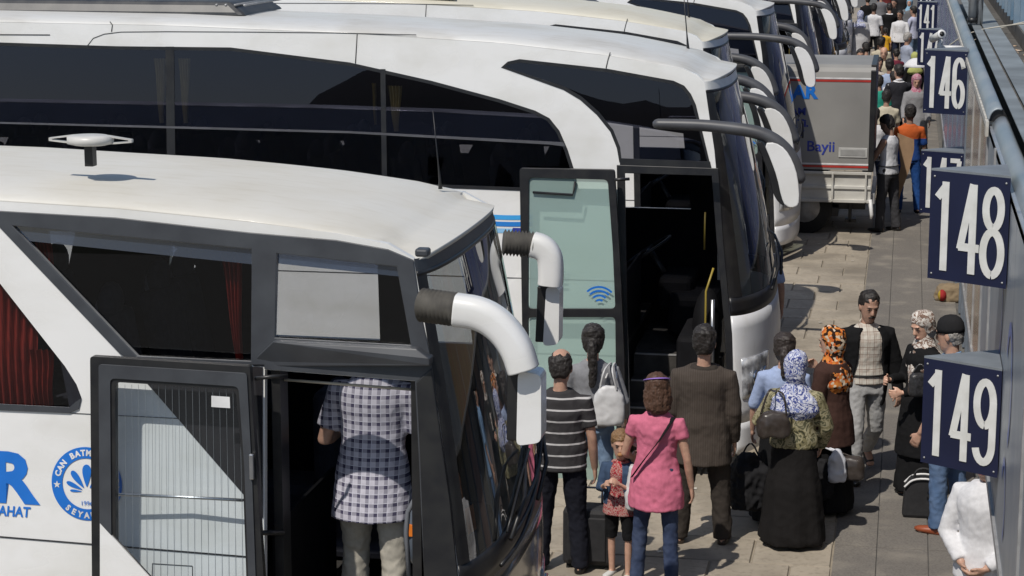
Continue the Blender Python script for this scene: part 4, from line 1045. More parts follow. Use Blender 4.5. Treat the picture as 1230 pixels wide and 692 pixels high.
def blotch(cols, sc, detail=3, vor=False):
    def fn(nt, tc, sp):
        if vor:
            n = N(nt, 'ShaderNodeTexVoronoi'); n.inputs['Scale'].default_value = sc; out = n.outputs['Color']
            s = N(nt, 'ShaderNodeSeparateColor'); nt.links.new(out, s.inputs[0]); out = s.outputs[0]
        else:
            n = N(nt, 'ShaderNodeTexNoise'); n.inputs['Scale'].default_value = sc; n.inputs['Detail'].default_value = detail; n.inputs['Distortion'].default_value = 1.5; out = n.outputs['Fac']
        nt.links.new(tc.outputs['Object'], n.inputs['Vector'])
        cr = N(nt, 'ShaderNodeValToRGB'); cr.color_ramp.interpolation = 'CONSTANT'; e = cr.color_ramp.elements
        lo, hi = (.0, .85) if vor else (.3, .66)
        e[0].position = lo; e[0].color = c4(cols[0]); e[1].position = hi; e[1].color = c4(cols[-1])
        for i, c in enumerate(cols[1:-1]): q = e.new(lo+(hi-lo)*(i+1)/(len(cols)-1)); q.color = c4(c)
        nt.links.new(out, cr.inputs[0]); return cr.outputs[0]
    return fn
def skinm(tone):
    key = 'skin %.2f' % tone
    m, nt, b = nodes(key, .5) if key not in MATS else (MATS[key], None, None)
    if nt:
        f, n = noise_fac(nt, 30, 3); c = (.60*tone, .36*tone, .26*tone)
        nt.links.new(mixc(nt, f, c, tuple(x*.85 for x in c)), b.inputs['Base Color']); b.inputs['Subsurface Weight'].default_value = .05; MATS[key] = m
    return m
HAIR = {'black': (.012, .010, .009), 'brown': (.05, .025, .015), 'grey': (.20, .19, .18), 'dark': (.02, .015, .013), 'blonde': (.13, .075, .035)}
def hairm(k): return mat('hair '+k, HAIR[k], .58, tuple(x*2.2 for x in HAIR[k]), 30, stretch=(6, 6, .6), bmp=.35)

def person(x, Y, h, face, label, spec, group=None, z0=0., zref=1.2):
    """x: column of the photo where the figure stands at chest height; Y: distance along the walkway"""
    s = h*1.02/1.75; sp = dict(spec); Y = YC(Y, x or 1180) if z0 == 0 else Y; X = X_at(x, Y, z0+zref*s) if x is not None else sp['X']
    fem = sp.get('fem', 0); vox = sp.get('vox', .011)*s
    root = thing('person', (X, Y, z0), label, 'person', group, R(face))
    lean, side = R(sp.get('lean', 0)), R(sp.get('side', 0))
    bend = Matrix.Rotation(-lean, 3, 'X') @ Matrix.Rotation(side, 3, 'Y')
    # ---- joints
    legs = sp.get('legs', [((.0, 0), (.0, 0)), ((.0, 0), (.0, 0))])   # per leg (thigh fwd deg, out deg), (shin back deg)
    def dirn(fw, out, sgn): return V3((math.sin(R(out))*sgn, math.sin(R(fw)), -math.cos(R(fw))*math.cos(R(out)))).normalized()
    hw = .095 if not fem else .09
    pel = sp.get('pelvis', None); J = {}
    low = 9
    for i, sg in enumerate((-1, 1)):
        (fw, ou), (bk, ou2) = legs[i]
        H_ = V3((sg*hw, 0, 0)); K_ = H_+dirn(fw, ou, sg)*.43; A_ = K_+dirn(-bk, ou2, sg)*.40
        J[i] = [H_, K_, A_]; low = min(low, A_.z)
    pz = pel if pel else -low+.075
    for i in (0, 1): J[i] = [p+V3((0, 0, pz)) for p in J[i]]
    T = lambda p: bend @ (p) + V3((0, 0, pz))           # p relative to the hips
    k = .95 if fem else 1.
    prof = [(-.08, .13, .085, 0), (0, .165, .11, 0), (.08, .165, .112, 0), (.17, .145*k, .10, 0), (.27, .15*k, .105, .008), (.38, .172*k, .115, .008), (.435, .172*k, .104, 0), (.47, .150*k, .090, -.004), (.498, .105*k, .074, -.008), (.53, .068, .060, -.012)]
    prof0 = prof; profc = [(-.9, .22, .19, 0), (-.3, .19, .15, 0), (-.12, .178, .125, 0)]+prof[1:]
    def torso(g, off, z0_, z1_, m=1., n=20, extra=None):
        P, Q = [], []; prof = prof0 if off < 0 else ([(a_, b_+.02, c_+.03, d_+.02) if (sp.get('belly') and .0 < a_ < .4) else (a_, b_, c_, d_) for a_, b_, c_, d_ in profc])
        zs = sorted({z0_, z1_} | {p[0] for p in prof if z0_ < p[0] < z1_})
        for z in zs:
            a = lerp_poly(prof, z, 0, 1); b = lerp_poly(prof, z, 0, 2); d = lerp_poly(prof, z, 0, 3)
            e = extra(z) if extra else 0
            P.append(T(V3((0, d, z)))); Q.append((a*m+off+e, b*m+off+e))
        g.tube(P, Q, n, ref=(1, 0, 0), round_cap=False)
    NB = T(V3((0, -.012, .50))); hp = sp.get('head', (0, 0, 0))       # head pitch down, yaw left, roll
    HM = bend @ (Matrix.Rotation(R(hp[1]), 3, 'Z') @ Matrix.Rotation(-R(hp[0]), 3, 'X') @ Matrix.Rotation(R(hp[2]), 3, 'Y'))
    hs = sp.get('hs', 1.09)
    HC = NB+bend @ V3(sp.get('hoff', (0, .0, .07)))+HM @ V3((0, .012, .115*hs))
    HP = lambda v: HC+HM @ (V3(v)*hs)
    SH = {i: T(V3((sg*(.185*k), -.005, .438))) for i, sg in enumerate((-1, 1))}
    arms = sp.get('arms', [((0, -.0, -1), (0, .15, -1)), ((0, 0, -1), (0, .15, -1))])
    AJ = {}
    for i, sg in enumerate((-1, 1)):
        u, f = arms[i]; u = V3((u[0]*sg, u[1], u[2])).normalized(); f = V3((f[0]*sg, f[1], f[2])).normalized()
        E = SH[i]+(bend @ u)*.285; Wr = E+(bend @ f)*.25; AJ[i] = [SH[i], E, Wr, (bend @ f)]
    # ---- body
    sk = skinm(sp.get('skin', 1.0)); S_ = lambda g: None
    g = MB()
    torso(g, -.012, -.08, .52)
    g.tube([T(V3((0, -.01, .46))), NB+bend @ V3((0, 0, .02)), HP((0, -.015, -.06))], [(.075, .06), (.052, .054), (.05, .052)], 14, ref=(1, 0, 0))
    hd = [(-.122, .022, .020, .062), (-.112, .036, .036, .050), (-.085, .052, .056, .034), (-.05, .062, .078, .016), (-.01, .068, .090, .006), (.03, .072, .094, 0), (.07, .070, .090, -.004), (.10, .054, .072, -.008), (.118, .03, .04, -.01), (.124, .01, .014, -.01)]
    g.tube([HP((0, d, z)) for z, a, b, d in hd], [(a*hs, b*hs) for z, a, b, d in hd], 20, ref=HM @ V3((1, 0, 0)))
    g.tube([HP((0, .088, .018)), HP((0, .100, -.012)), HP((0, .104, -.028)), HP((0, .090, -.042))], [(.008*hs, .008*hs), (.011*hs, .012*hs), (.017*hs, .013*hs), (.012*hs, .008*hs)], 8, ref=HM @ V3((1, 0, 0)), round_cap=True)
    g.ell(HP((0, .086, .030)), (.045*hs, .014*hs, .010*hs), 10, 6, HM.to_4x4()); g.ell(HP((0, .083, -.068)), (.026*hs, .012*hs, .013*hs), 10, 6, HM.to_4x4())
    for sg in (-1, 1): g.ell(HP((sg*.074, -.008, -.008)), (.010*hs, .020*hs, .033*hs), 8, 6, HM.to_4x4())
    for i, sg in enumerate((-1, 1)):
        Sx, E, Wr, f = AJ[i]; thick = sp.get('arm', 1.0)*(.9 if fem else 1.)
        mid = (Sx+E)/2; m2 = E+(Wr-E)*.35
        g.tube([Sx, mid, E, m2, Wr], [.050*thick, .044*thick, .037*thick, .038*thick, (.027*thick, .023*thick)], 12, round_cap=True)
        # hand: palm, four fingers, thumb
        pn = V3(sp.get('palm', [(1, 0, 0), (-1, 0, 0)])[i]); pn = (pn-f*pn.dot(f)); pn = pn.normalized() if pn.length > .1 else V3((0, -1, 0))
        sd = f.cross(pn).normalized(); fwd = sd if sd.dot(bend @ V3((0, 1, .2))) > 0 else -sd
        P0 = Wr+f*.012; P1 = Wr+f*.082
        g.tube([P0, (P0+P1)/2, P1], [(.024, .018), (.036, .017), (.038, .014)], 12, ref=fwd, round_cap=True)
        curl = sp.get('curl', [35, 35])[i]
        for j in range(4):
            o_ = (1.5-j)*.0205; L = (.070, .080, .076, .058)[j]; b0 = P1+fwd*o_
            d0 = (f*math.cos(R(curl*.4))+pn*math.sin(R(curl*.4))+fwd*.05*(1.5-j)).normalized(); b1 = b0+d0*L*.48
            d1 = (f*math.cos(R(curl*1.3))+pn*math.sin(R(curl*1.3))).normalized(); b2 = b1+d1*L*.30
            d2 = (f*math.cos(R(curl*1.9))+pn*math.sin(R(curl*1.9))).normalized(); b3 = b2+d2*L*.24
            g.tube([b0-d0*.02, b0, b1, b2, b3], [.0095, .0095, .0088, .0080, .0068], 8, round_cap=True)
        t0 = P0+f*.018+fwd*.022; t1 = t0+(fwd*.75+f*.62+pn*.2).normalized()*.036; t2 = t1+(fwd*.25+f*.85+pn*.35).normalized()*.032
        g.tube([t0-fwd*.01, t0, t1, t2], [.013, .0125, .0105, .0085], 8, round_cap=True)
    bare = sp.get('bare', None)
    for i in (0, 1):
        H_, K_, A_ = J[i]; q = .88 if fem else 1.
        g.tube([H_+V3((0, 0, .03)), (H_+K_)/2, K_, K_+(A_-K_)*.35, A_], [.078, .070*q, .050*q, .050*q, .034], 12, round_cap=True)
        fd = V3((.12*(1 if i else -1), 1, 0)).normalized(); toe = sp.get('toe', [0, 0])[i]; fd = (fd+V3((0, 0, -math.tan(R(toe))))).normalized()
        g.tube([A_+V3((0, 0, -.02))-fd*.04, A_+V3((0, 0, -.03))+fd*.05, A_+V3((0, 0, -.05))+fd*.14], [(.032, .035), (.038, .03), (.038, .018)], 10, ref=(1, 0, 0), round_cap=True)
    def fin(g, name, m, v=vox, amp=0., fs=9., parent=root, iters=4):
        for q in range(len(g.v)): g.v[q] = g.v[q]*s
        o = g.build(name, m, None, local=True, normals=True); o.parent = parent
        if v: REMESH.append((o, v, amp*s, fs, iters))
        return o
    fin(g, 'body', sk, sp.get('bvox', vox*.85), 0, iters=2)
    # ---- face
    if sp.get('face', 1):
        drk = mat('brow and eye', (.018, .012, .010), .4)
        for sg in (-1, 1):
            g = MB(); g.ell(HP((sg*.030, .087, .006)), (.010*hs, .005*hs, .0042*hs), 10, 6, HM.to_4x4()); fin(g, 'eye', drk, 0)
            g = MB(); g.tube([HP((sg*.013, .099, .024)), HP((sg*.032, .0965, .031)), HP((sg*.050, .082, .024))], [.002*hs, .0036*hs, .002*hs], 6); fin(g, 'eyebrow', drk, 0)
        if sp.get('moustache'):
            g = MB(); g.tube([HP((-.030, .088, -.060)), HP((-.014, .1, -.051)), HP((0, .103, -.049)), HP((.014, .1, -.051)), HP((.030, .088, -.060))], [.004, .007, .007, .007, .004], 6); fin(g, 'moustache', hairm(sp.get('hair', 'black')), 0)
            g = MB(); g.tube([HP((a*.062, .064-abs(a)*.03, -.088+abs(a)*.04)) for a in (-1, -.5, 0, .5, 1)], .004, 5)
        g = MB(); g.tube([HP((-.022, .089, -.069)), HP((0, .096, -.068)), HP((.022, .089, -.069))], [.003, .0052, .003], 6); fin(g, 'lips', mat('lips', (.32, .11, .09), .5), 0)
    # ---- hair
    hk = sp.get('hair')
    if hk:
        g = MB(); bald = sp.get('bald', 0); lo = -.075 if not fem else -.09
        pr = [(lo, .045, .045, -.045), (lo+.03, .062, .062, -.036), (-.02, .074, .068, -.034), (.02, .079, .074, -.030), (.05, .080, .088, -.016), (.08, .075, .092, -.010), (.108, .058, .076, -.012), (.128, .035, .045, -.014), (.136, .012, .015, -.014)]
        pr = [(z, a*1.05, b*1.06, d_) for z, a, b, d_ in pr]
        if sp.get('cap'): pr = [(z, a*.93, b*.93, d_) for z, a, b, d_ in pr if z < .04]
        if fem: pr = [(z, a*1.08, b*1.10, d_-.006) for z, a, b, d_ in pr]
        if bald: pr = [(z, a, b*.8, d-.02) for z, a, b, d in pr[:5]]+[(.066, .074, .072, -.026), (.085, .062, .064, -.030), (.098, .045, .045, -.034), (.104, .015, .02, -.036)]
        g.tube([HP((0, d, z)) for z, a, b, d in pr], [(a*hs, b*hs) for z, a, b, d in pr], 20, ref=HM @ V3((1, 0, 0)))
        if sp.get('tail'):
            L = sp['tail']; g.ell(HP((0, -.10, .01)), (.03, .03, .03), 10, 8)
            pts = [HP((0, -.095, .015)), HP((0, -.135, -.02)), HP((.004, -.135, -.10*L)), HP((.012, -.115, -.20*L)), HP((.0, -.11, -.29*L))]
            pts = smooth_poly(pts, 1); g.tube(pts, [.024+.018*math.sin(i/9*3.0) for i in range(len(pts))], 10, round_cap=True)
        if sp.get('bun'): g.ell(HP((0, -.12, .02)), (.05, .045, .05), 12, 8)
        if sp.get('bob'):
            g.tube([HP((0, -.03, .06)), HP((0, -.035, .0)), HP((0, -.045, -.07)), HP((0, -.055, -.13)), HP((0, -.05, -.16))], [(.090, .092), (.108, .092), (.115, .080), (.098, .062), (.055, .035)], 18, ref=HM @ V3((1, 0, 0)))
        fin(g, 'hair', hairm(hk), vox*.7, .009, 30., iters=1)
    if sp.get('band'):
        g = MB(); pts = [HP((.084*math.cos(a), -.012+.098*math.sin(a), .052+.055*math.sin(a)*-.4+.03)) for a in [i*math.pi/12 for i in range(25)]]
        g.tube(pts, [(.006, .017)]*25, 8, ref=HM @ V3((0, 0, 1)), cap=False); fin(g, 'headband', sp['band'], 0)
    if sp.get('cap'):
        g = MB(); pr = [(.018, .084, .104, -.006), (.05, .085, .105, -.006), (.09, .080, .098, -.008), (.12, .064, .078, -.01), (.14, .038, .045, -.01), (.146, .01, .012, -.01)]
        g.tube([HP((0, d, z)) for z, a, b, d in pr], [(a*hs*.98, b*hs*.98) for z, a, b, d in pr], 22, ref=HM @ V3((1, 0, 0)))
        g.grid(lambda a, b: HP((.072*math.sin((b-.5)*2.6), .085+(.085*math.cos((b-.5)*2.6)-.0)*a, .026-.022*a-.022*(2*b-1)**2)), 5, 12)
        fin(g, 'cap', sp['cap'], 0)
    if sp.get('scarf'):
        m = sp['scarf']; drop = sp.get('drop', .0); ex = .028 if sp.get('jacket') else .012
        g = MB(); fy = sp.get('scarf_front', 0.)
        pr = [(-.10, .070, .064, -.020), (-.07, .082, .080, -.026), (-.03, .090, .090, -.030), (.02, .094, .096, -.030), (.05, .094, .106, -.020), (.085, .085, .106, -.012), (.115, .066, .084, -.014), (.135, .038, .05, -.018), (.142, .01, .014, -.02)]
        g.tube([HP((0, d, z)) for z, a, b, d in pr], [(a*hs, b*hs) for z, a, b, d in pr], 22, ref=HM @ V3((1, 0, 0)))
        g.tube([HP((0, -.01, -.07)), HP((0, -.0, -.12)), T(V3((0, 0, .49))), T(V3((0, -.01, .43))), T(V3((0, -.015, .36-drop*.5))), T(V3((0, -.02, .30-drop)))], [(.075, .08), (.085, .09), (.12+ex, .10+ex), (.185+ex, .125+ex), (.20+ex, .14+ex), (.14, .11)], 24, ref=(1, 0, 0), mod=lambda i, a: 1+.03*math.sin(7*a+i))
        if sp.get('scarf_tail'): g.tube([T(V3((.0, .11, .46))), T(V3((-.02, .14, .30))), T(V3((-.04, .15, .16)))], [(.06, .02), (.05, .018), (.045, .012)], 10, ref=(1, 0, 0))
        fin(g, 'headscarf', m, vox*.8, .006, 17.)
    # ---- clothing
    tp_ = sp['top']; sl_ = sp.get('sleeve', 1.0); off = sp.get('loose', .018); hem = sp.get('hem', -.10)
    def sleeves(g, m_off, slv):
        for i in (0, 1):
            Sx, E, Wr, f = AJ[i]; r0 = .062+m_off*.6; r1 = .050+m_off*.7; rw = .036+m_off*.5
            inn = T(V3(((-1, 1)[i]*.11, -.005, .44)))
            if slv <= .5: q = Sx+(E-Sx)*slv*2; g.tube([inn, Sx, (Sx+q)/2, q], [r0*.92, r0, r1*1.1, r1*1.12], 16)
            else: q = E+(Wr-E)*min(1.02, (slv-.5)*2); g.tube([inn, Sx, (Sx+E)/2, E, (E+q)/2, q], [r0*.92, r0, r1*1.08, r1, (r1+rw)/2, rw], 16)
    if tp_:
        g = MB(); torso(g, off, hem, .528, extra=lambda z: (.012 if z < .05 else 0)*sp.get('flare', 1)); 
        if sl_ > 0: sleeves(g, off-.014, sl_)
        fin(g, sp.get('topname', 'shirt'), tp_, vox, sp.get('fold', .005), sp.get('fs', 10.))
        if sp.get('collar'):
            g = MB(); pts = [T(V3((.062*math.cos(a), -.014+.062*math.sin(a), .528-.022*math.sin(a)))) for a in [i*math.pi/10 for i in range(21)]]
            g.tube(pts, [(.020, .007)]*21, 8, ref=(0, 0, 1), cap=False); fin(g, 'collar', tp_ if sp['collar'] is True else sp['collar'], 0)
    jk = sp.get('jacket')
    if jk:
        g = MB(); jo = sp.get('jloose', .034); jh = sp.get('jhem', -.18); op = R(sp.get('open', 0))
        if op <= 0:
            torso(g, jo, jh, .512)
        else:
            zs = [jh, -.02, .08, .2, .3, .4, .47, .51]
            ring = []
            for z in zs:
                a = lerp_poly(prof, z, 0, 1); b = lerp_poly(prof, z, 0, 2); d = lerp_poly(prof, z, 0, 3); loop = []
                o2 = op*(1.25 if z < .2 else 1-.25*(z-.2)/.3)
                A0 = math.pi/2+o2; A1 = math.pi/2+2*math.pi-o2
                for q in range(25):
                    an = A0+(A1-A0)*q/24; loop.append(T(V3(((a+jo)*math.cos(an), d+(b+jo)*math.sin(an), z))))
                for q in range(24, -1, -1):
                    an = A0+(A1-A0)*q/24; loop.append(T(V3(((a+jo-.022)*math.cos(an), d+(b+jo-.022)*math.sin(an), z))))
                ring.append(loop)
            n_ = 50; vs = [p for l in ring for p in l]; m_ = len(ring)
            fs = [(i*n_+q, i*n_+(q+1) % n_, (i+1)*n_+(q+1) % n_, (i+1)*n_+q) for i in range(m_-1) for q in range(n_)]
            for q in range(24): fs.append((q, 49-q, 48-q, q+1)); b0 = (m_-1)*n_; fs.append((b0+q, b0+q+1, b0+48-q, b0+49-q))
            g.add(vs, fs, True)
        sleeves(g, jo-.020, sp.get('jsleeve', 1.0)); fin(g, sp.get('jname', 'jacket'), jk, vox, .006, 8.)
    tr = sp.get('trousers')
    if tr:
        wd = sp.get('width', 1.); g = MB(); torso(g, .010, -.09, .10, n=18)
        for i in (0, 1):
            H_, K_, A_ = J[i]; A2 = K_+(A_-K_)*sp.get('tlen', 1.04)
            g.tube([H_+V3((0, 0, .05)), H_+(K_-H_)*.15, (H_+K_)/2, K_, (K_+A2)/2, A2], [(.088, .10), (.094, .105), .083*wd, .066*wd, .064*wd, (.062*wd, .068*wd)], 16, ref=(1, 0, 0))
        fin(g, sp.get('legname', 'trousers'), tr, vox, .008, 12.)
        if sp.get('belt'):
            g = MB(); pts = [T(V3((.182*math.cos(a), .128*math.sin(a), .085))) for a in [i*math.pi/12 for i in range(25)]]; g.tube(pts, [(.006, .018)]*25, 8, ref=(0, 0, 1), cap=False); fin(g, 'belt', BLACK, 0)
    sk_ = sp.get('skirt')
    if sk_:
        g = MB(); hz = sp.get('skirt_hem', .06); fl = sp.get('skirt_w', .27)
        zs = [pz+.12, pz+.02, pz-.15, pz*.62, pz*.35, hz+.04, hz]; rs = [(.165, .12), (.185, .14), (.20, .16), (fl*.84, fl*.74), (fl*.93, fl*.82), (fl, fl*.9), (fl*.99, fl*.88)]
        g.tube([V3((0, -.01, z)) for z in zs], rs, 40, ref=(1, 0, 0), mod=lambda i, a: 1+.018*i*math.sin(9*a+.5*i)*.55+.008*i*math.sin(4*a))
        fin(g, sp.get('skirtname', 'skirt'), sk_, vox, .006, 7.)
    sh = sp.get('shoes', mat('black shoe leather', (.015, .014, .013), .35))
    for i in (0, 1):
        H_, K_, A_ = J[i]; fd = V3((.12*(1 if i else -1), 1, 0)).normalized(); toe = sp.get('toe', [0, 0])[i]
        fd = (fd+V3((0, 0, -math.tan(R(toe))))).normalized(); up = V3((0, 0, 1)); dn = (up-fd*fd.z).normalized()
        g = MB(); b = A_-dn*.036
        g.tube([b-fd*.068, b-fd*.05, b+fd*.02, b+fd*.09, b+fd*.150, b+fd*.182], [(.022, .022), (.036, .038), (.040, .040), (.046, .031), (.042, .024), (.020, .012)], 14, ref=(1, 0, 0))
        if sp.get('high'): g.tube([A_-dn*.02, A_+dn*.03], [.042, .045], 12)
        so_ = fin(g, 'shoe', sh, 0)
        if sp.get('sole'): g = MB(); g.tube([b-fd*.066-dn*.028, b-dn*.03, b+fd*.09-dn*.024, b+fd*.175-dn*.02], [(.030, .010), (.038, .010), (.045, .010), (.022, .008)], 12, ref=(1, 0, 0)); fin(g, 'sole', sp['sole'], 0, parent=so_)
    root['_s'] = s
    info = dict(root=root, s=s, AJ=AJ, T=T, HP=HP, J=J, fin=fin, NB=NB, SH=SH)
    M = Matrix.Translation(root.location) @ Matrix.Rotation(R(face), 4, 'Z') @ Matrix.Scale(s, 4)
    info['W'] = lambda p: M @ V3(p)
    del root['_s']
    return info
def bag_obj(name, label, cat, loc, parts, group=None):
    t = thing(name, loc, label, cat, group)
    for nm, g, m, bv in parts: g.build(nm, m, t, bevel=bv)
    return t
def soft_bag(name, label, cat, c, size, m, fold=.02, rz=0., handles=None, hm_=None, vox=.014, taper=.75, parts=()):
    c = V3(c); t = thing(name, c-V3((0, 0, size[2]/2)), label, cat); a, b, h_ = size[0]/2, size[1]/2, size[2]
    Rm = Matrix.Rotation(R(rz), 3, 'Z'); g = MB(); n_ = 28
    def ring(z, q):
        out = []
        for i in range(n_):
            an = 2*math.pi*i/n_; ca, sa = math.cos(an), math.sin(an)
            e = .55; out.append(c+Rm @ V3((a*q*math.copysign(abs(ca)**e, ca), b*q*math.copysign(abs(sa)**e, sa), z)))
        return out
    zs = [(-.5, .80), (-.46, .95), (-.3, 1.02), (0, 1.0), (.25, .92), (.42, taper), (.5, taper*.7)]
    vs = [v for z, q in zs for v in ring(z*h_, q)]; m_ = len(zs)
    g.add(vs, [(i*n_+k, i*n_+(k+1) % n_, (i+1)*n_+(k+1) % n_, (i+1)*n_+k) for i in range(m_-1) for k in range(n_)]+[tuple(range(n_-1, -1, -1)), tuple((m_-1)*n_+k for k in range(n_))], True)
    o = g.build('bag_body', m, t); REMESH.append((o, vox, fold, 9., 2))
    for pts in (handles or []):
        g = MB(); g.tube(smooth_poly([V3(p) for p in pts], 2), .008, 6); g.build('handle', hm_ or m, t)
    return t
def remesh_all():
    todo = REMESH
    for o, v, a, fs, it in todo:
        md = o.modifiers.new('r', 'REMESH'); md.mode = 'VOXEL'; md.voxel_size = v; md.use_smooth_shade = True
        if it: md = o.modifiers.new('s', 'SMOOTH'); md.factor = .5; md.iterations = it
    bpy.context.view_layer.update(); dg = bpy.context.evaluated_depsgraph_get()
    new = []
    for o, v, a, fs, it in todo:
        ev = o.evaluated_get(dg); new.append(bpy.data.meshes.new_from_object(ev))
    for (o, v, a, fs, it), me in zip(todo, new):
        o.modifiers.clear(); old = o.data; o.data = me
        if a:
            off = V3((len(me.vertices) % 97, 3.1, 1.7))
            nv = len(me.vertices); co = [0.]*(nv*3); no = [0.]*(nv*3); me.vertices.foreach_get('co', co); me.vertex_normals.foreach_get('vector', no)
            for q in range(0, nv*3, 3):
                c = V3(co[q:q+3]); d = noise.noise(V3((c.x*fs, c.y*fs, c.z*fs*.75))+off)+.5*noise.noise(V3((c.x*fs*2.3+c.z*fs*1.2, c.y*fs*2.3, c.z*fs*2.6))+off)
                d += .9*(.22-abs(noise.noise(V3((c.x*fs*1.5-c.z*fs*.8, c.y*fs*1.5, c.z*fs*1.25+c.x*fs*.6))+off)))
                d *= a; co[q] += no[q]*d; co[q+1] += no[q+1]*d; co[q+2] += no[q+2]*d
            me.vertices.foreach_set('co', co)
        me.polygons.foreach_set('use_smooth', [True]*len(me.polygons)); me.update()
# ---- fabrics
CH = pattern('purple grey check', plaid((.52, .51, .58), (.07, .065, .11), 20, 20, (.58, .58, .66), .42))
ST = pattern('charcoal tee with white stripes', stripes((.045, .043, .045), (.48, .47, .47), 11.5, .15))
LG = cl('light grey knit', (.24, .245, .26)); JE = cl('pale jeans', (.20, .28, .40), .9, (.12, .18, .28), 8); DJ = cl('dark jeans', (.035, .05, .10), .9, (.06, .08, .14), 10); MJ = cl('mid jeans', (.075, .13, .24), .9, (.12, .18, .3), 7)
PK = cl('pink cotton', (.62, .17, .26)); BS = pattern('brown pinstripe suit', stripes((.062, .050, .042), (.085, .072, .062), 55, .2, 'X')); BSP = cl('brown suit trousers', (.045, .038, .033))
BK = cl('black', (.012, .012, .013)); BKW = cl('soft black', (.02, .02, .022)); BRN = cl('dark brown wool', (.06, .032, .026)); WT = cl('white cotton', (.68, .68, .70)); LB = cl('light blue cotton', (.34, .42, .62)); BGE = cl('stone trousers', (.42, .395, .34))
CRS = cl('cream linen', (.52, .47, .36)); GRN = cl('green tee', (.03, .30, .22)); GRY = cl('grey cloth', (.16, .16, .17)); NAV = cl('navy trousers', (.02, .025, .05)); YLW = cl('yellow shirt', (.70, .38, .03)); LGT = cl('pale grey robe', (.40, .40, .41))
SILV_S = pattern('silver blue headscarf', blotch([(.55, .57, .66), (.06, .08, .25), (.60, .62, .70), (.16, .2, .42), (.66, .67, .72)], 15, 5))
ORG_S = pattern('orange checked headscarf', blotch([(.55, .13, .03), (.03, .015, .01), (.62, .22, .05), (.60, .5, .38), (.03, .015, .01)], 42, 2, True))
WHT_S = pattern('white brown headscarf', blotch([(.58, .54, .49), (.62, .59, .55), (.20, .13, .10), (.60, .56, .52), (.33, .25, .21)], 16, 4))
CAMO = pattern('olive patterned jacket', blotch([(.05, .05, .03), (.20, .18, .10), (.34, .31, .2), (.10, .10, .06), (.27, .25, .16)], 11, 4))
TAN_CH = pattern('cream checked shirt', plaid((.56, .53, .47), (.42, .36, .31), 17, 15, (.22, .14, .11), .3))
ORV = pattern('orange and blue work shirt', lambda nt, tc, sp: mixc(nt, band_fac(nt, sp.outputs['Z'], .5, .615), (.50, .11, .03), (.02, .06, .22)))
BLV = cl('blue work trousers', (.02, .07, .24)); BSTR = pattern('blue striped shirt', stripes((.16, .27, .5), (.5, .53, .6), 40, .5, 'X')); PKS = pattern('pink flowered scarf', blotch([(.4, .12, .18), (.5, .3, .35), (.15, .03, .06)], 26, 3))
PUR = mat('purple headband', (.28, .16, .55), .6)
WSH = mat('white shoe', (.62, .62, .6), .6); BRS = mat('russet shoe leather', (.30, .075, .03), .4); LSOLE = mat('pale sole', (.5, .48, .45), .7)
down = lambda o=.1, f=0., b=.1: ((o, f, -1), (o*.3, f+b, -1))

# ---- people in the foreground
person(447, 11.05, 1.88, 0, 'man in a checked shirt and stone trousers boarding the nearest coach', dict(
    skin=.95, top=CH, sleeve=.36, collar=True, hem=-.22, loose=.024, fold=.005, hair='black', trousers=BGE, width=1.08,
    arms=[((.32, .12, -1), (-.1, 1.0, .05)), ((.25, .1, -1), (-.1, 1., -.1))], legs=[((12, 3), (4, 2)), ((-4, 3), (10, 2))], shoes=BK, face=0, head=(85, 0, 0), lean=5, hoff=(0, .05, -.08)), z0=.915, zref=1.3)
person(673, 15.75, 1.74, 2, 'man in a charcoal tee with white stripes beside the mirror of the nearest coach', dict(
    skin=.85, top=ST, sleeve=.34, hem=-.08, belly=1, loose=.022, hair='black', bald=1, trousers=cl('black navy trousers', (.014, .015, .022)), width=1.1, face=0, fold=.005,
    arms=[down(.12, .1, .5), down(.2, .0, .25)], legs=[((2, 4), (2, 3)), ((0, 5), (3, 4))], head=(12, 0, 0)))
ponytail = person(712, 17.0, 1.66, 5, 'young woman with a dark ponytail, grey long sleeved top and a white shoulder bag', dict(
    fem=1, skin=.95, top=LG, sleeve=.98, hem=-.04, hair='black', tail=1.15, trousers=JE, width=.88, face=0, loose=.012,
    arms=[((.2, .15, -1), (.0, .5, -.8)), ((.35, -.05, -1), (.0, .7, -.7))], legs=[((3, 3), (0, 2)), ((-3, 5), (8, 2))], shoes=WSH, head=(4, 0, 0)))
girl = person(745, 15.62, 1.12, 165, 'little girl in a denim jacket and black shorts eating beside the woman in pink', dict(
    fem=1, skin=.95, hs=1.32, top=pattern('red print top', blotch([(.36, .03, .04), (.40, .25, .22), (.30, .03, .04), (.05, .03, .03)], 30)), sleeve=0, hem=-.12, jacket=cl('denim jacket', (.05, .08, .14)), jhem=-.10, open=28, jsleeve=.8, hair='blonde', bun=0, trousers=BK, tlen=-.2,
    arms=[((.15, .35, -1), (-.55, .8, .65)), ((.15, .30, -1), (-.62, .85, .55))], legs=[((3, 4), (0, 0)), ((-3, 3), (3, 0))], shoes=WSH, head=(8, 20, 0), curl=[55, 55], bvox=.0065))
pinkw = person(789, 15.42, 1.63, -6, 'woman in a pink tunic and dark jeans with a purple headband and black shoulder strap', dict(
    fem=1, skin=.9, top=PK, sleeve=.20, hem=-.24, loose=.016, flare=2.2, hair='brown', bob=1, tail=.0, band=PUR, trousers=DJ, width=.92, face=0, fold=.009,
    arms=[((.32, .1, -1), (.0, .9, -.35)), ((.25, .02, -1), (.1, .25, -1))], legs=[((2, 5), (2, 3)), ((-2, 4), (4, 3))], head=(6, 24, 0)))
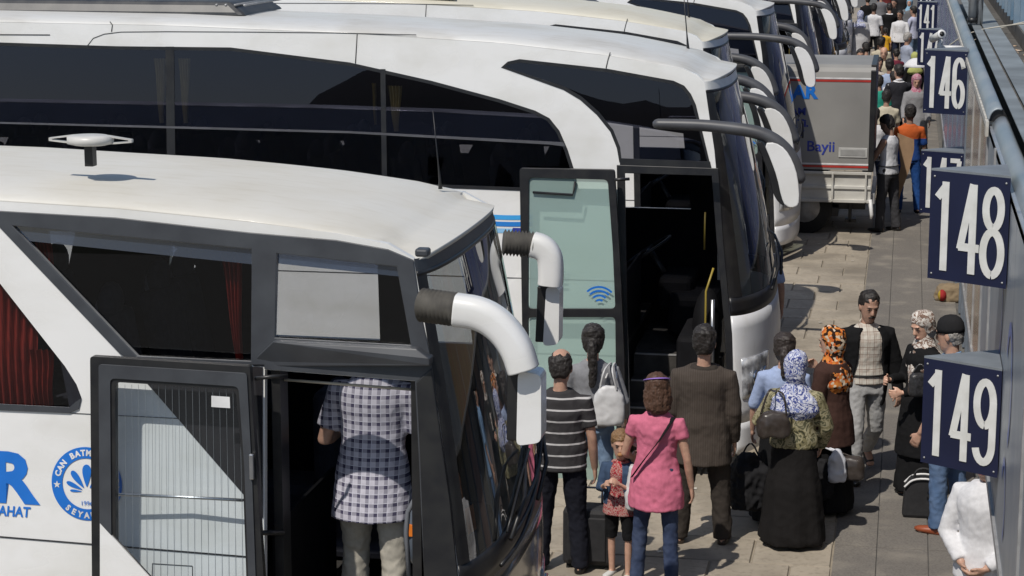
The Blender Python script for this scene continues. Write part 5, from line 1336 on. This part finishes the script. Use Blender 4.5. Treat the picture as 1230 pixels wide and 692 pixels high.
suit = person(845, 16.42, 1.78, 3, 'tall man in a brown pinstripe suit with his back turned before the coach door', dict(
    skin=.9, top=BSP, hem=-.02, hair='black', jacket=BS, jhem=-.24, jloose=.044, jname='suit_jacket', trousers=BSP, width=1.18, face=0,
    arms=[down(.16, .05, .35), down(.16, .0, .3)], legs=[((0, 6), (1, 4)), ((2, 6), (2, 4))], shoes=mat('dark brown shoe', (.045, .03, .022), .35)))
lb = person(941, 16.95, 1.60, 0, 'woman in a light blue blouse half hidden behind the silver headscarf', dict(
    fem=1, skin=.85, top=LB, sleeve=.55, hem=-.08, hair='dark', tail=.7, skirt=BK, face=0, arms=[((.3, .1, -1), (.05, .3, -1)), down()], head=(3, 4, 0)))
blk = person(955, 16.38, 1.57, -3, 'woman in a silver blue headscarf, olive patterned jacket and long black skirt seen from behind', dict(
    fem=1, top=BK, sleeve=.9, jacket=CAMO, jhem=.0, jloose=.045, scarf=SILV_S, drop=.06, skirt=cl('long black skirt', (.014, .013, .013)), skirt_w=.29, face=0,
    arms=[((.55, .25, -1), (-.35, .7, -.4)), ((.35, .2, -1), (-.2, .5, -.8))], head=(3, -8, 0)))
org_ = person(1000, 17.25, 1.58, 60, 'woman in an orange checked headscarf and dark brown coat, hand at her mouth', dict(
    fem=1, skin=.95, top=BRN, hem=-.24, loose=.045, flare=2., scarf=ORG_S, drop=.08, skirt=BK, skirt_w=.24, topname='coat',
    arms=[((.16, .12, -1), (.0, .22, -1)), ((.25, .45, -.9), (-.45, .7, 1.))], head=(8, 12, 0), curl=[75, 55], bvox=.008))
cardi = person(1041, 18.25, 1.72, 196, 'man in a black cardigan, cream checked shirt and pale trousers walking toward the camera', dict(
    skin=.78, top=TAN_CH, sleeve=.9, hem=-.0, collar=True, hair='black', moustache=1, jacket=cl('black cardigan', (.011, .011, .012)), jhem=-.20, jloose=.045, jname='cardigan', open=36, trousers=cl('pale grey trousers', (.36, .36, .36)), belt=1, width=1.05,
    arms=[((.30, -.02, -1), (.10, .12, -1)), ((.2, -.15, -1), (.05, .12, -1))], legs=[((-4, 2), (52, 2)), ((18, 2), (0, 1))], toe=[42, 0], head=(14, 4, 0), bvox=.0065, palm=[(.6, -1, 0), (-1, 0, 0)]))
wsc = person(1109, 17.75, 1.62, 122, 'woman in a white and brown headscarf and black coat holding a quilted handbag', dict(
    fem=1, skin=1.15, top=BK, hem=-.5, flare=2.5, loose=.03, scarf=WHT_S, drop=.10, scarf_tail=1, skirt=BK, skirt_w=.25, topname='coat', arms=[((.16, .22, -1), (-.3, .9, -.15)), ((.16, .25, -1), (-.45, .9, .1))], head=(16, 14, 0), bvox=.0065, curl=[60, 60]))
capm = person(1141, 16.75, 1.77, 66, 'man in a dark cap, blue shirt and jeans behind sign 149', dict(
    skin=.85, top=cl('mid blue shirt', (.24, .38, .58)), sleeve=.4, collar=True, hair='grey', cap=BKW, trousers=MJ, width=1.1, legs=[((2, 3), (2, 2)), ((-4, 4), (8, 3))], shoes=BRS, arms=[down(.12, .1, .4), down(.12, .1, .4)], head=(6, 0, 0), bvox=.008))
sit = person(1186, 13.3, 1.74, 150, 'man in a white shirt leaning by the kiosk below sign 149 with clasped hands', dict(
    skin=.85, top=WT, sleeve=.97, hem=-.10, hair='black', trousers=cl('khaki trousers', (.24, .20, .14)), fold=.005, loose=.03, legs=[((4, 4), (0, 2)), ((2, 4), (4, 2))],
    arms=[((.26, .16, -1), (-.80, .55, -.72)), ((.26, .16, -1), (-.80, .55, -.68))], curl=[70, 70], head=(10, 0, 0), bvox=.008))

# ---- the group at the truck
tank = person(1068, 31.5, 1.80, 62, 'man in a white tank top with a wristwatch unloading the grey truck', dict(
    skin=.55, top=cl('white vest', (.62, .63, .66)), sleeve=0, hem=-.04, hair='black', trousers=cl('dark grey trousers', (.05, .05, .055)), width=1.08, belt=1, arm=1.12, loose=.014, arms=[((.1, .5, -.9), (-.15, 1., -.2)), ((.2, .15, -1), (-.1, 1., -.05))], legs=[((6, 3), (0, 2)), ((-6, 3), (6, 2))], head=(22, 0, 0), vox=.014))
orv = person(1092, 33.3, 1.76, 12, 'porter in an orange and blue work shirt beside the man in the tank top', dict(
    skin=.6, top=ORV, sleeve=.45, hem=-.05, hair='black', trousers=BLV, face=0, legs=[((4, 3), (0, 2)), ((-4, 5), (6, 3))], arms=[down(.15, .1, .5), down(.25, .1, .3)], shoes=BK, sole=LSOLE, vox=.014))
mirror_man = person(909, 21.7, 1.74, 10, 'man in a light blue shirt and grey waistcoat standing between the coach mirrors', dict(
    skin=.7, top=LB, sleeve=.45, hair='black', trousers=GRY, jacket=cl('grey waistcoat', (.22, .22, .22)), jsleeve=.2, jhem=-.06, arms=[down(.2, .1, .3), down(.25, .0, .25)], vox=.016, face=0))
bgp = [
 (1100, 39.5, 1.70, 185, 'woman in a grey coat with a pink flowered scarf in front of sign 146', dict(fem=1, top=cl('light grey coat', (.26, .26, .27)), hem=-.5, flare=2.5, loose=.03, scarf=PKS, skirt=BK, topname='coat')),
 (1079, 40.5, 1.80, 20, 'man in a dark suit standing left of the woman in the grey coat', dict(top=WT, hem=0, jacket=cl('dark suit', (.028, .028, .034)), jhem=-.24, hair='black', trousers=cl('dark suit trousers', (.025, .025, .03)), collar=True, face=0)),
 (1064, 36.8, 1.66, 5, 'man in a cream shirt seen from behind above the man in the tank top', dict(skin=.7, top=CRS, sleeve=.4, hair='black', trousers=GRY, face=0, belly=1)),
 (1055, 39.7, 1.66, 10, 'boy in a bright green tee shirt in the crowd beyond the truck', dict(skin=.75, top=GRN, sleeve=.4, hair='black', trousers=DJ, face=0)),
 (1050, 34.2, 1.62, 0, 'person in a white shirt squeezed behind the tail of the grey truck', dict(skin=.6, top=WT, sleeve=.4, hair='black', trousers=DJ, face=0)),
 (1068, 42.8, 1.72, -10, 'man in a blue striped shirt in the crowd beyond the truck', dict(skin=.7, top=BSTR, sleeve=.45, hair='black', trousers=NAV, face=0)),
 (1061, 45.5, 1.76, 170, 'bald man facing the camera above the crowd beyond the truck', dict(skin=1.0, top=CRS, sleeve=.9, hair=None, trousers=NAV)),
 (1046, 42.0, 1.70, 150, 'man in dark clothes with a cap of black hair just beyond the truck tail', dict(skin=.7, top=cl('dark olive shirt', (.06, .06, .05)), hair='black', trousers=NAV)),
 (1055, 43.5, 1.70, 200, 'man in a tan checked shirt just beyond the truck tail', dict(skin=.8, top=TAN_CH, hair='black', trousers=NAV)),
 (1073, 41.8, 1.55, 15, 'child in a white numbered shirt beside the man in the dark suit', dict(skin=.8, top=WT, sleeve=.4, hair='black', trousers=DJ, face=0)),
 (1089, 50.5, 1.74, -60, 'grey haired man in a pale blue shirt facing right near sign 144', dict(skin=.7, top=cl('pale blue grey shirt', (.36, .40, .50)), sleeve=.45, hair='grey', trousers=NAV)),
 (1097, 61, 1.80, 60, 'man in a pale lilac long sleeved shirt close to the far signs', dict(skin=.8, top=cl('pale lilac shirt', (.46, .48, .62)), sleeve=1., hair='black', trousers=JE, arms=[((.2, .2, -1), (-.2, 1, -.3)), ((.2, .2, -1), (-.2, 1, -.3))])),
 (1081, 60, 1.74, 175, 'man in white shirt and dark trousers facing the camera far up the walkway', dict(skin=.65, top=WT, sleeve=.95, hair='black', trousers=NAV, moustache=1)),
 (1063, 60, 1.22, 10, 'small child in a yellow shirt far along the walkway', dict(skin=.8, top=YLW, sleeve=.4, hs=1.2, hair='black', trousers=DJ, face=0)),
 (1049, 62, 1.82, -5, 'man in white shirt and black trousers seen from behind far along the walkway', dict(skin=.6, top=WT, sleeve=.42, hair='black', trousers=BK, width=1.15, face=0)),
 (1033, 60, 1.72, -8, 'person in a long pale grey robe and white patterned scarf beside the far coaches', dict(fem=1, top=LGT, hem=-.5, flare=3., loose=.04, scarf=SILV_S, skirt=LGT, skirt_w=.34, face=0, topname='robe')),
 (1068, 63, 1.78, 20, 'man in a black jacket with a pale collar far along the walkway', dict(skin=.8, top=WT, jacket=BK, hair='black', trousers=BK, face=0)),
 (1074, 66, 1.76, 170, 'person in dark clothes left of the white shirted man facing the camera', dict(skin=.8, top=BK, hair='black', trousers=BK)),
 (1092, 67, 1.70, 160, 'person in a light blue headscarf far along the walkway', dict(fem=1, top=GRY, scarf=cl('light blue scarf', (.25, .42, .55)), skirt=BK)),
 (1033, 45.6, 1.72, 200, 'man whose head alone shows over the roof of the grey truck', dict(skin=1.0, top=BKW, hair='black', trousers=BK)),
 (1149, 30.0, 1.72, 150, 'person in grey green trousers leaning by the kiosk under sign 146', dict(skin=.8, top=GRY, hair='black', trousers=cl('grey green trousers', (.22, .23, .2)), legs=[((14, 6), (0, 4)), ((-8, 8), (14, 3))])),
 (1084, 73, 1.72, 0, 'person in dark clothes at the very top edge beside the far signs', dict(skin=.8, top=BKW, hair='black', trousers=BK, face=0)),
 (1066, 75, 1.75, 10, 'person in a dark red top far away at the top edge', dict(skin=.8, top=cl('dark red', (.14, .03, .03)), hair='black', trousers=BK, face=0)),
 (1058, 70, 1.75, 0, 'person in a charcoal top far away beside the coaches at the top edge', dict(skin=.8, top=GRY, hair='black', trousers=BK, face=0)),
 (1062, 82, 1.75, 10, 'person in a navy top at the far end of the walkway', dict(skin=.8, top=NAV, hair='black', trousers=BK, face=0)),
 (1090, 84, 1.75, 10, 'person in a cream top at the far end of the walkway', dict(skin=.8, top=CRS, hair='black', trousers=BK, face=0)),
 (1042, 68.0, 1.76, 0, 'person in black beside the noses of the far coaches', dict(skin=.8, top=BK, hair='black', trousers=BK, face=0)),
 (1076, 48.5, 1.5, 30, 'boy in a maroon top in the middle of the crowd beyond the truck', dict(skin=.8, top=cl('maroon', (.16, .03, .05)), hair='black', trousers=DJ, face=0)),
 (1040, 47.5, 1.72, 20, 'man in a charcoal shirt between the truck and the far coaches', dict(skin=.8, top=BKW, hair='black', trousers=BK, face=0)),
 (1058, 49.0, 1.74, -20, 'man in an off white shirt in the middle of the crowd beyond the truck', dict(skin=.7, top=CRS, hair='black', trousers=NAV, face=0)),
 (1098, 46.0, 1.6, 20, 'woman in a yellow green scarf close to sign 146 in the crowd', dict(fem=1, top=BK, scarf=cl('yellow green scarf', (.4, .42, .15)), skirt=BK, face=0)),
]
for i, (x, Y, h_, fc, lab, sp) in enumerate(bgp):
    sp = dict(sp); sp['vox'] = .017 if Y < 45 else .022; sp['bvox'] = .014 if Y < 45 else .02
    a = random.uniform(.05, .3)
    sp.setdefault('arms', [down(random.uniform(.1, .25), a, random.uniform(.2, .9)), down(random.uniform(.1, .25), random.uniform(0, .3), random.uniform(.1, .8))])
    sp.setdefault('legs', [((random.uniform(-3, 6), 4), (3, 2)), ((random.uniform(-6, 3), 5), (6, 2))])
    sp.setdefault('head', (random.uniform(0, 14), random.uniform(-20, 20), 0))
    person(x, Y, h_, fc, lab, sp)

# ---- bags and things held
def strap(root_info, pts, m, r=.012, flat=.004, name='strap'):
    t = root_info; g = MB(); P = smooth_poly([V3(p) for p in pts], 2); g.tube(P, [(flat, r)]*len(P), 8, ref=(0, 0, 1)); return t['fin'](g, name, m, 0)
WB = mat('white bag leather', (.66, .66, .66), .45, (.5, .5, .5), 8)
W = ponytail['W']; shp = W(ponytail['SH'][1])
c_ = onY(731, 487, YC(16.78, 731))
soft_bag('shoulder_bag', 'white leather shoulder bag hanging on the back of the woman with the ponytail', 'bag', c_, (.26, .11, .33), WB, .007, 8, handles=[[c_+V3((-.07, -.02, .13)), c_+V3((-.035, -.05, .30)), shp+V3((-.03, -.10, .07)), shp+V3((-.02, .06, .06)), c_+V3((-.04, .1, .2))], [c_+V3((.07, -.02, .13)), c_+V3((.03, -.05, .30)), shp+V3((.01, -.10, .07)), shp+V3((.01, .06, .06)), c_+V3((.05, .1, .2))]], hm_=WB, taper=.62)
strap(pinkw, [pinkw['T'](V3(v)) for v in ((-.17, -.12, .02), (-.05, -.152, .20), (.07, -.142, .36), (.135, -.06, .50), (.12, .06, .48), (.04, .14, .3), (-.12, .14, .08))], BK, .02)
c_ = onY(760, 585, YC(15.5, 760)); soft_bag('sling_bag', 'white and grey sling bag at the left hip of the woman in pink', 'bag', c_, (.10, .14, .34), WB, .012, 0)
c_ = onY(767, 525, YC(15.5, 767))
g = MB(); pb = thing('paper_bag', c_, 'pink and white printed paper bag held by the little girl', 'bag'); g.panel([c_+V3((-.07, 0, .06)), c_+V3((.07, 0, .03)), c_+V3((.055, 0, -.12)), c_+V3((-.06, 0, -.06))], [], (0, .03, 0))
g.build('paper', pattern('pink paper print', blotch([(.65, .3, .35), (.7, .62, .6), (.6, .35, .12), (.7, .62, .62)], 40)), pb, bevel=.006)
g = MB(); c_ = girl['W'](girl['HP']((0, .12, -.05))); sn = thing('snack', c_, 'small brown piece of bread in the hands of the little girl', 'food'); g.ell(c_, (.022, .022, .016), 10, 6); g.build('bread', mat('bread crust', (.4, .2, .08), .8), sn)
def hand_pos(info, i): return info['W'](info['AJ'][i][2]+info['AJ'][i][3]*.10)
# suitcase on the ground
b_ = onZ(706, 684, 0); case = thing('suitcase', b_, 'black wheeled suitcase on the pavement behind the man in the striped tee', 'suitcase')
csm = mat('black suitcase fabric', (.014, .014, .016), .7, (.022, .022, .024), 20, bmp=.1)
b0 = V3((b_.x, b_.y+.05, .0)); g = MB(); g.box(b0+V3((-.19, -.12, .05)), b0+V3((.19, .12, .50))); g.build('case_body', csm, case, bevel=.035)
g = MB(); g.box(b0+V3((-.15, -.135, .09)), b0+V3((.15, -.115, .44))); g.build('front_pocket', csm, case, bevel=.015)
for sx in (-.15, .15):
    g = MB(); g.tube([b0+V3((sx-.012, -.06, .03)), b0+V3((sx+.012, -.06, .03))], .032, 14); g.build('wheel', TYRE, case)
g = MB(); g.tube([b0+V3((-.09, .08, .5)), b0+V3((-.09, .08, .62)), b0+V3((.09, .08, .62)), b0+V3((.09, .08, .5))], .010, 8); g.build('handle', ALU, case)
# black duffel carried between the suit and the skirt
c_ = onY(900, 578, YC(16.7, 900)); hp_ = hand_pos(lb, 0)
soft_bag('duffel_bag', 'black soft duffel bag carried between the brown suit and the long black skirt', 'bag', c_, (.30, .26, .46), BKW, .03, 20, handles=[[c_+V3((-.08, 0, .18)), hp_+V3((-.01, 0, .0)), c_+V3((.09, 0, .18))]], taper=.6)
DB = mat('dark brown bag leather', (.035, .027, .022), .3, (.06, .05, .045), 12)
c_ = onY(929, 510, YC(16.2, 929)); sp_ = blk['W'](blk['SH'][0])
soft_bag('handbag', 'dark leather handbag under the left elbow of the woman in the olive patterned jacket', 'bag', c_, (.26, .12, .21), DB, .012, 10, handles=[[c_+V3((-.10, -.0, .08)), c_+V3((-.04, -.03, .30)), sp_+V3((0, -.09, .05)), sp_+V3((.03, .05, .05))], [c_+V3((.10, -.0, .08)), c_+V3((.08, -.04, .26)), sp_+V3((.03, -.09, .06))]], taper=.7)
hb = hand_pos(org_, 0)
c_ = onY(1021, 562, hb.y-.02)
soft_bag('handbag', 'brown leather handbag hanging from the hand of the woman in the orange headscarf', 'bag', c_, (.24, .13, .20), DB, .008, 0, handles=[[c_+V3((-.08, 0, .07)), hb+V3((.0, 0, -.0)), c_+V3((.08, 0, .07))]], taper=.8)
c_ = onY(1006, 560, hb.y-.12)
soft_bag('plastic_bag', 'white plastic bag held next to the brown leather handbag', 'bag', c_, (.15, .09, .27), mat('white plastic film', (.66, .68, .74), .35), .02, 0, handles=[[c_+V3((-.02, 0, .12)), hb+V3((-.01, -.02, .0)), c_+V3((.03, 0, .12))]], taper=.45)
c_ = onY(985, 575, YC(17.1, 985)); soft_bag('carry_bag', 'black carry bag low between the long black skirt and the white plastic bag', 'bag', c_, (.22, .16, .34), BKW, .02, 0, taper=.6)
hb = hand_pos(wsc, 1); c_ = onY(1105, 462, YC(17.45, 1105))
soft_bag('handbag', 'small charcoal quilted handbag held by the woman in the white and brown headscarf', 'bag', c_, (.20, .09, .20), mat('quilted charcoal', (.045, .045, .05), .4, (.02, .02, .02), 45, bmp=.3), .006, 20, handles=[[c_+V3((-.07, 0, .08)), c_+V3((0, .02, .20)), c_+V3((.07, 0, .08))]], taper=.85)
b_ = onZ(1107, 630, 0); tb = thing('travel_bag', b_, 'black travel bag with white piping standing on the walkway below the woman in black', 'bag')
b0 = V3((b_.x, b_.y+.12, .012)); g = MB()
g.panel([b0+V3((-.165, 0, 0)), b0+V3((.165, 0, 0)), b0+V3((.155, 0, .28)), b0+V3((.10, 0, .34)), b0+V3((-.10, 0, .34)), b0+V3((-.15, 0, .26))], [], (0, .2, 0)); g.build('bag_body', csm, tb, bevel=.03)
for dz in (0, .05):
    g = MB(); g.tube(smooth_poly([b0+V3((-.15, -.012+dz*3, .27)), b0+V3((-.08, -.012+dz*3, .345)), b0+V3((.08, -.012+dz*3, .35)), b0+V3((.15, -.012+dz*3, .29))], 2), .009, 6); g.build('piping', WPR, tb)
g = MB(); g.tube(smooth_poly([b0+V3((-.08, .05, .33)), b0+V3((-.05, .05, .42)), b0+V3((.06, .05, .42)), b0+V3((.09, .05, .33))], 2), .010, 6); g.build('handle', csm, tb)
b_ = onZ(1142, 364, 0); soft_bag('sack', 'khaki sack with a red and yellow flap lying against the kiosk under sign 148', 'bag', b_+V3((0, .15, .11)), (.42, .3, .22), mat('khaki sack', (.24, .18, .11), .9), .02, 0)
c_ = b_+V3((-.17, .06, .12)); g = MB(); rt = thing('folded_cloth', c_-V3((0, 0, .1)), 'red and yellow cloth lying on the left end of the khaki sack', 'cloth')
g.ell(c_+V3((.06, 0, -.03)), (.06, .13, .08), 12, 8); g.build('cloth', pattern('red and yellow', stripes((.30, .03, .03), (.4, .28, .04), 9, .3, 'X')), rt)
# cardboard piece beside the tank top man
c_ = onY(1084, 190, YC(32.2, 1080)); cbd = thing('cardboard_sheet', c_-V3((0, 0, .8)), 'bent sheet of brown cardboard standing between the tank top man and the porter', 'cardboard')
pts = [onY(x, y, YC(32.2, 1080)) for x, y in ((1078, 160), (1098, 168), (1098, 180), (1092, 205), (1082, 232), (1076, 258), (1072, 258), (1076, 225), (1082, 200), (1080, 180))]
g = MB(); g.panel(pts, [], (0, .03, 0)); g.build('sheet', mat('brown cardboard', (.34, .22, .13), .9), cbd)
# pale wide hat / parasol in the crowd
c_ = onY(1101, 80, YC(38.5, 1101)); pr_ = thing('sun_hat', c_, 'wide white sun hat above the woman with the pink scarf', 'hat')
g = MB(); g.grid(lambda a, b: c_+V3((math.cos(b*2*math.pi)*.25*a, math.sin(b*2*math.pi)*.25*a, .16*(1-a**2.5))), 8, 24); g.build('brim', WT, pr_, solid=.01)
# wristwatch
g = MB(); a = tank['AJ'][1]; g.tube([a[2]-a[3]*.012, a[2]+a[3]*.012], .034, 14); tank['fin'](g, 'wristwatch', WPR, 0)
remesh_all()
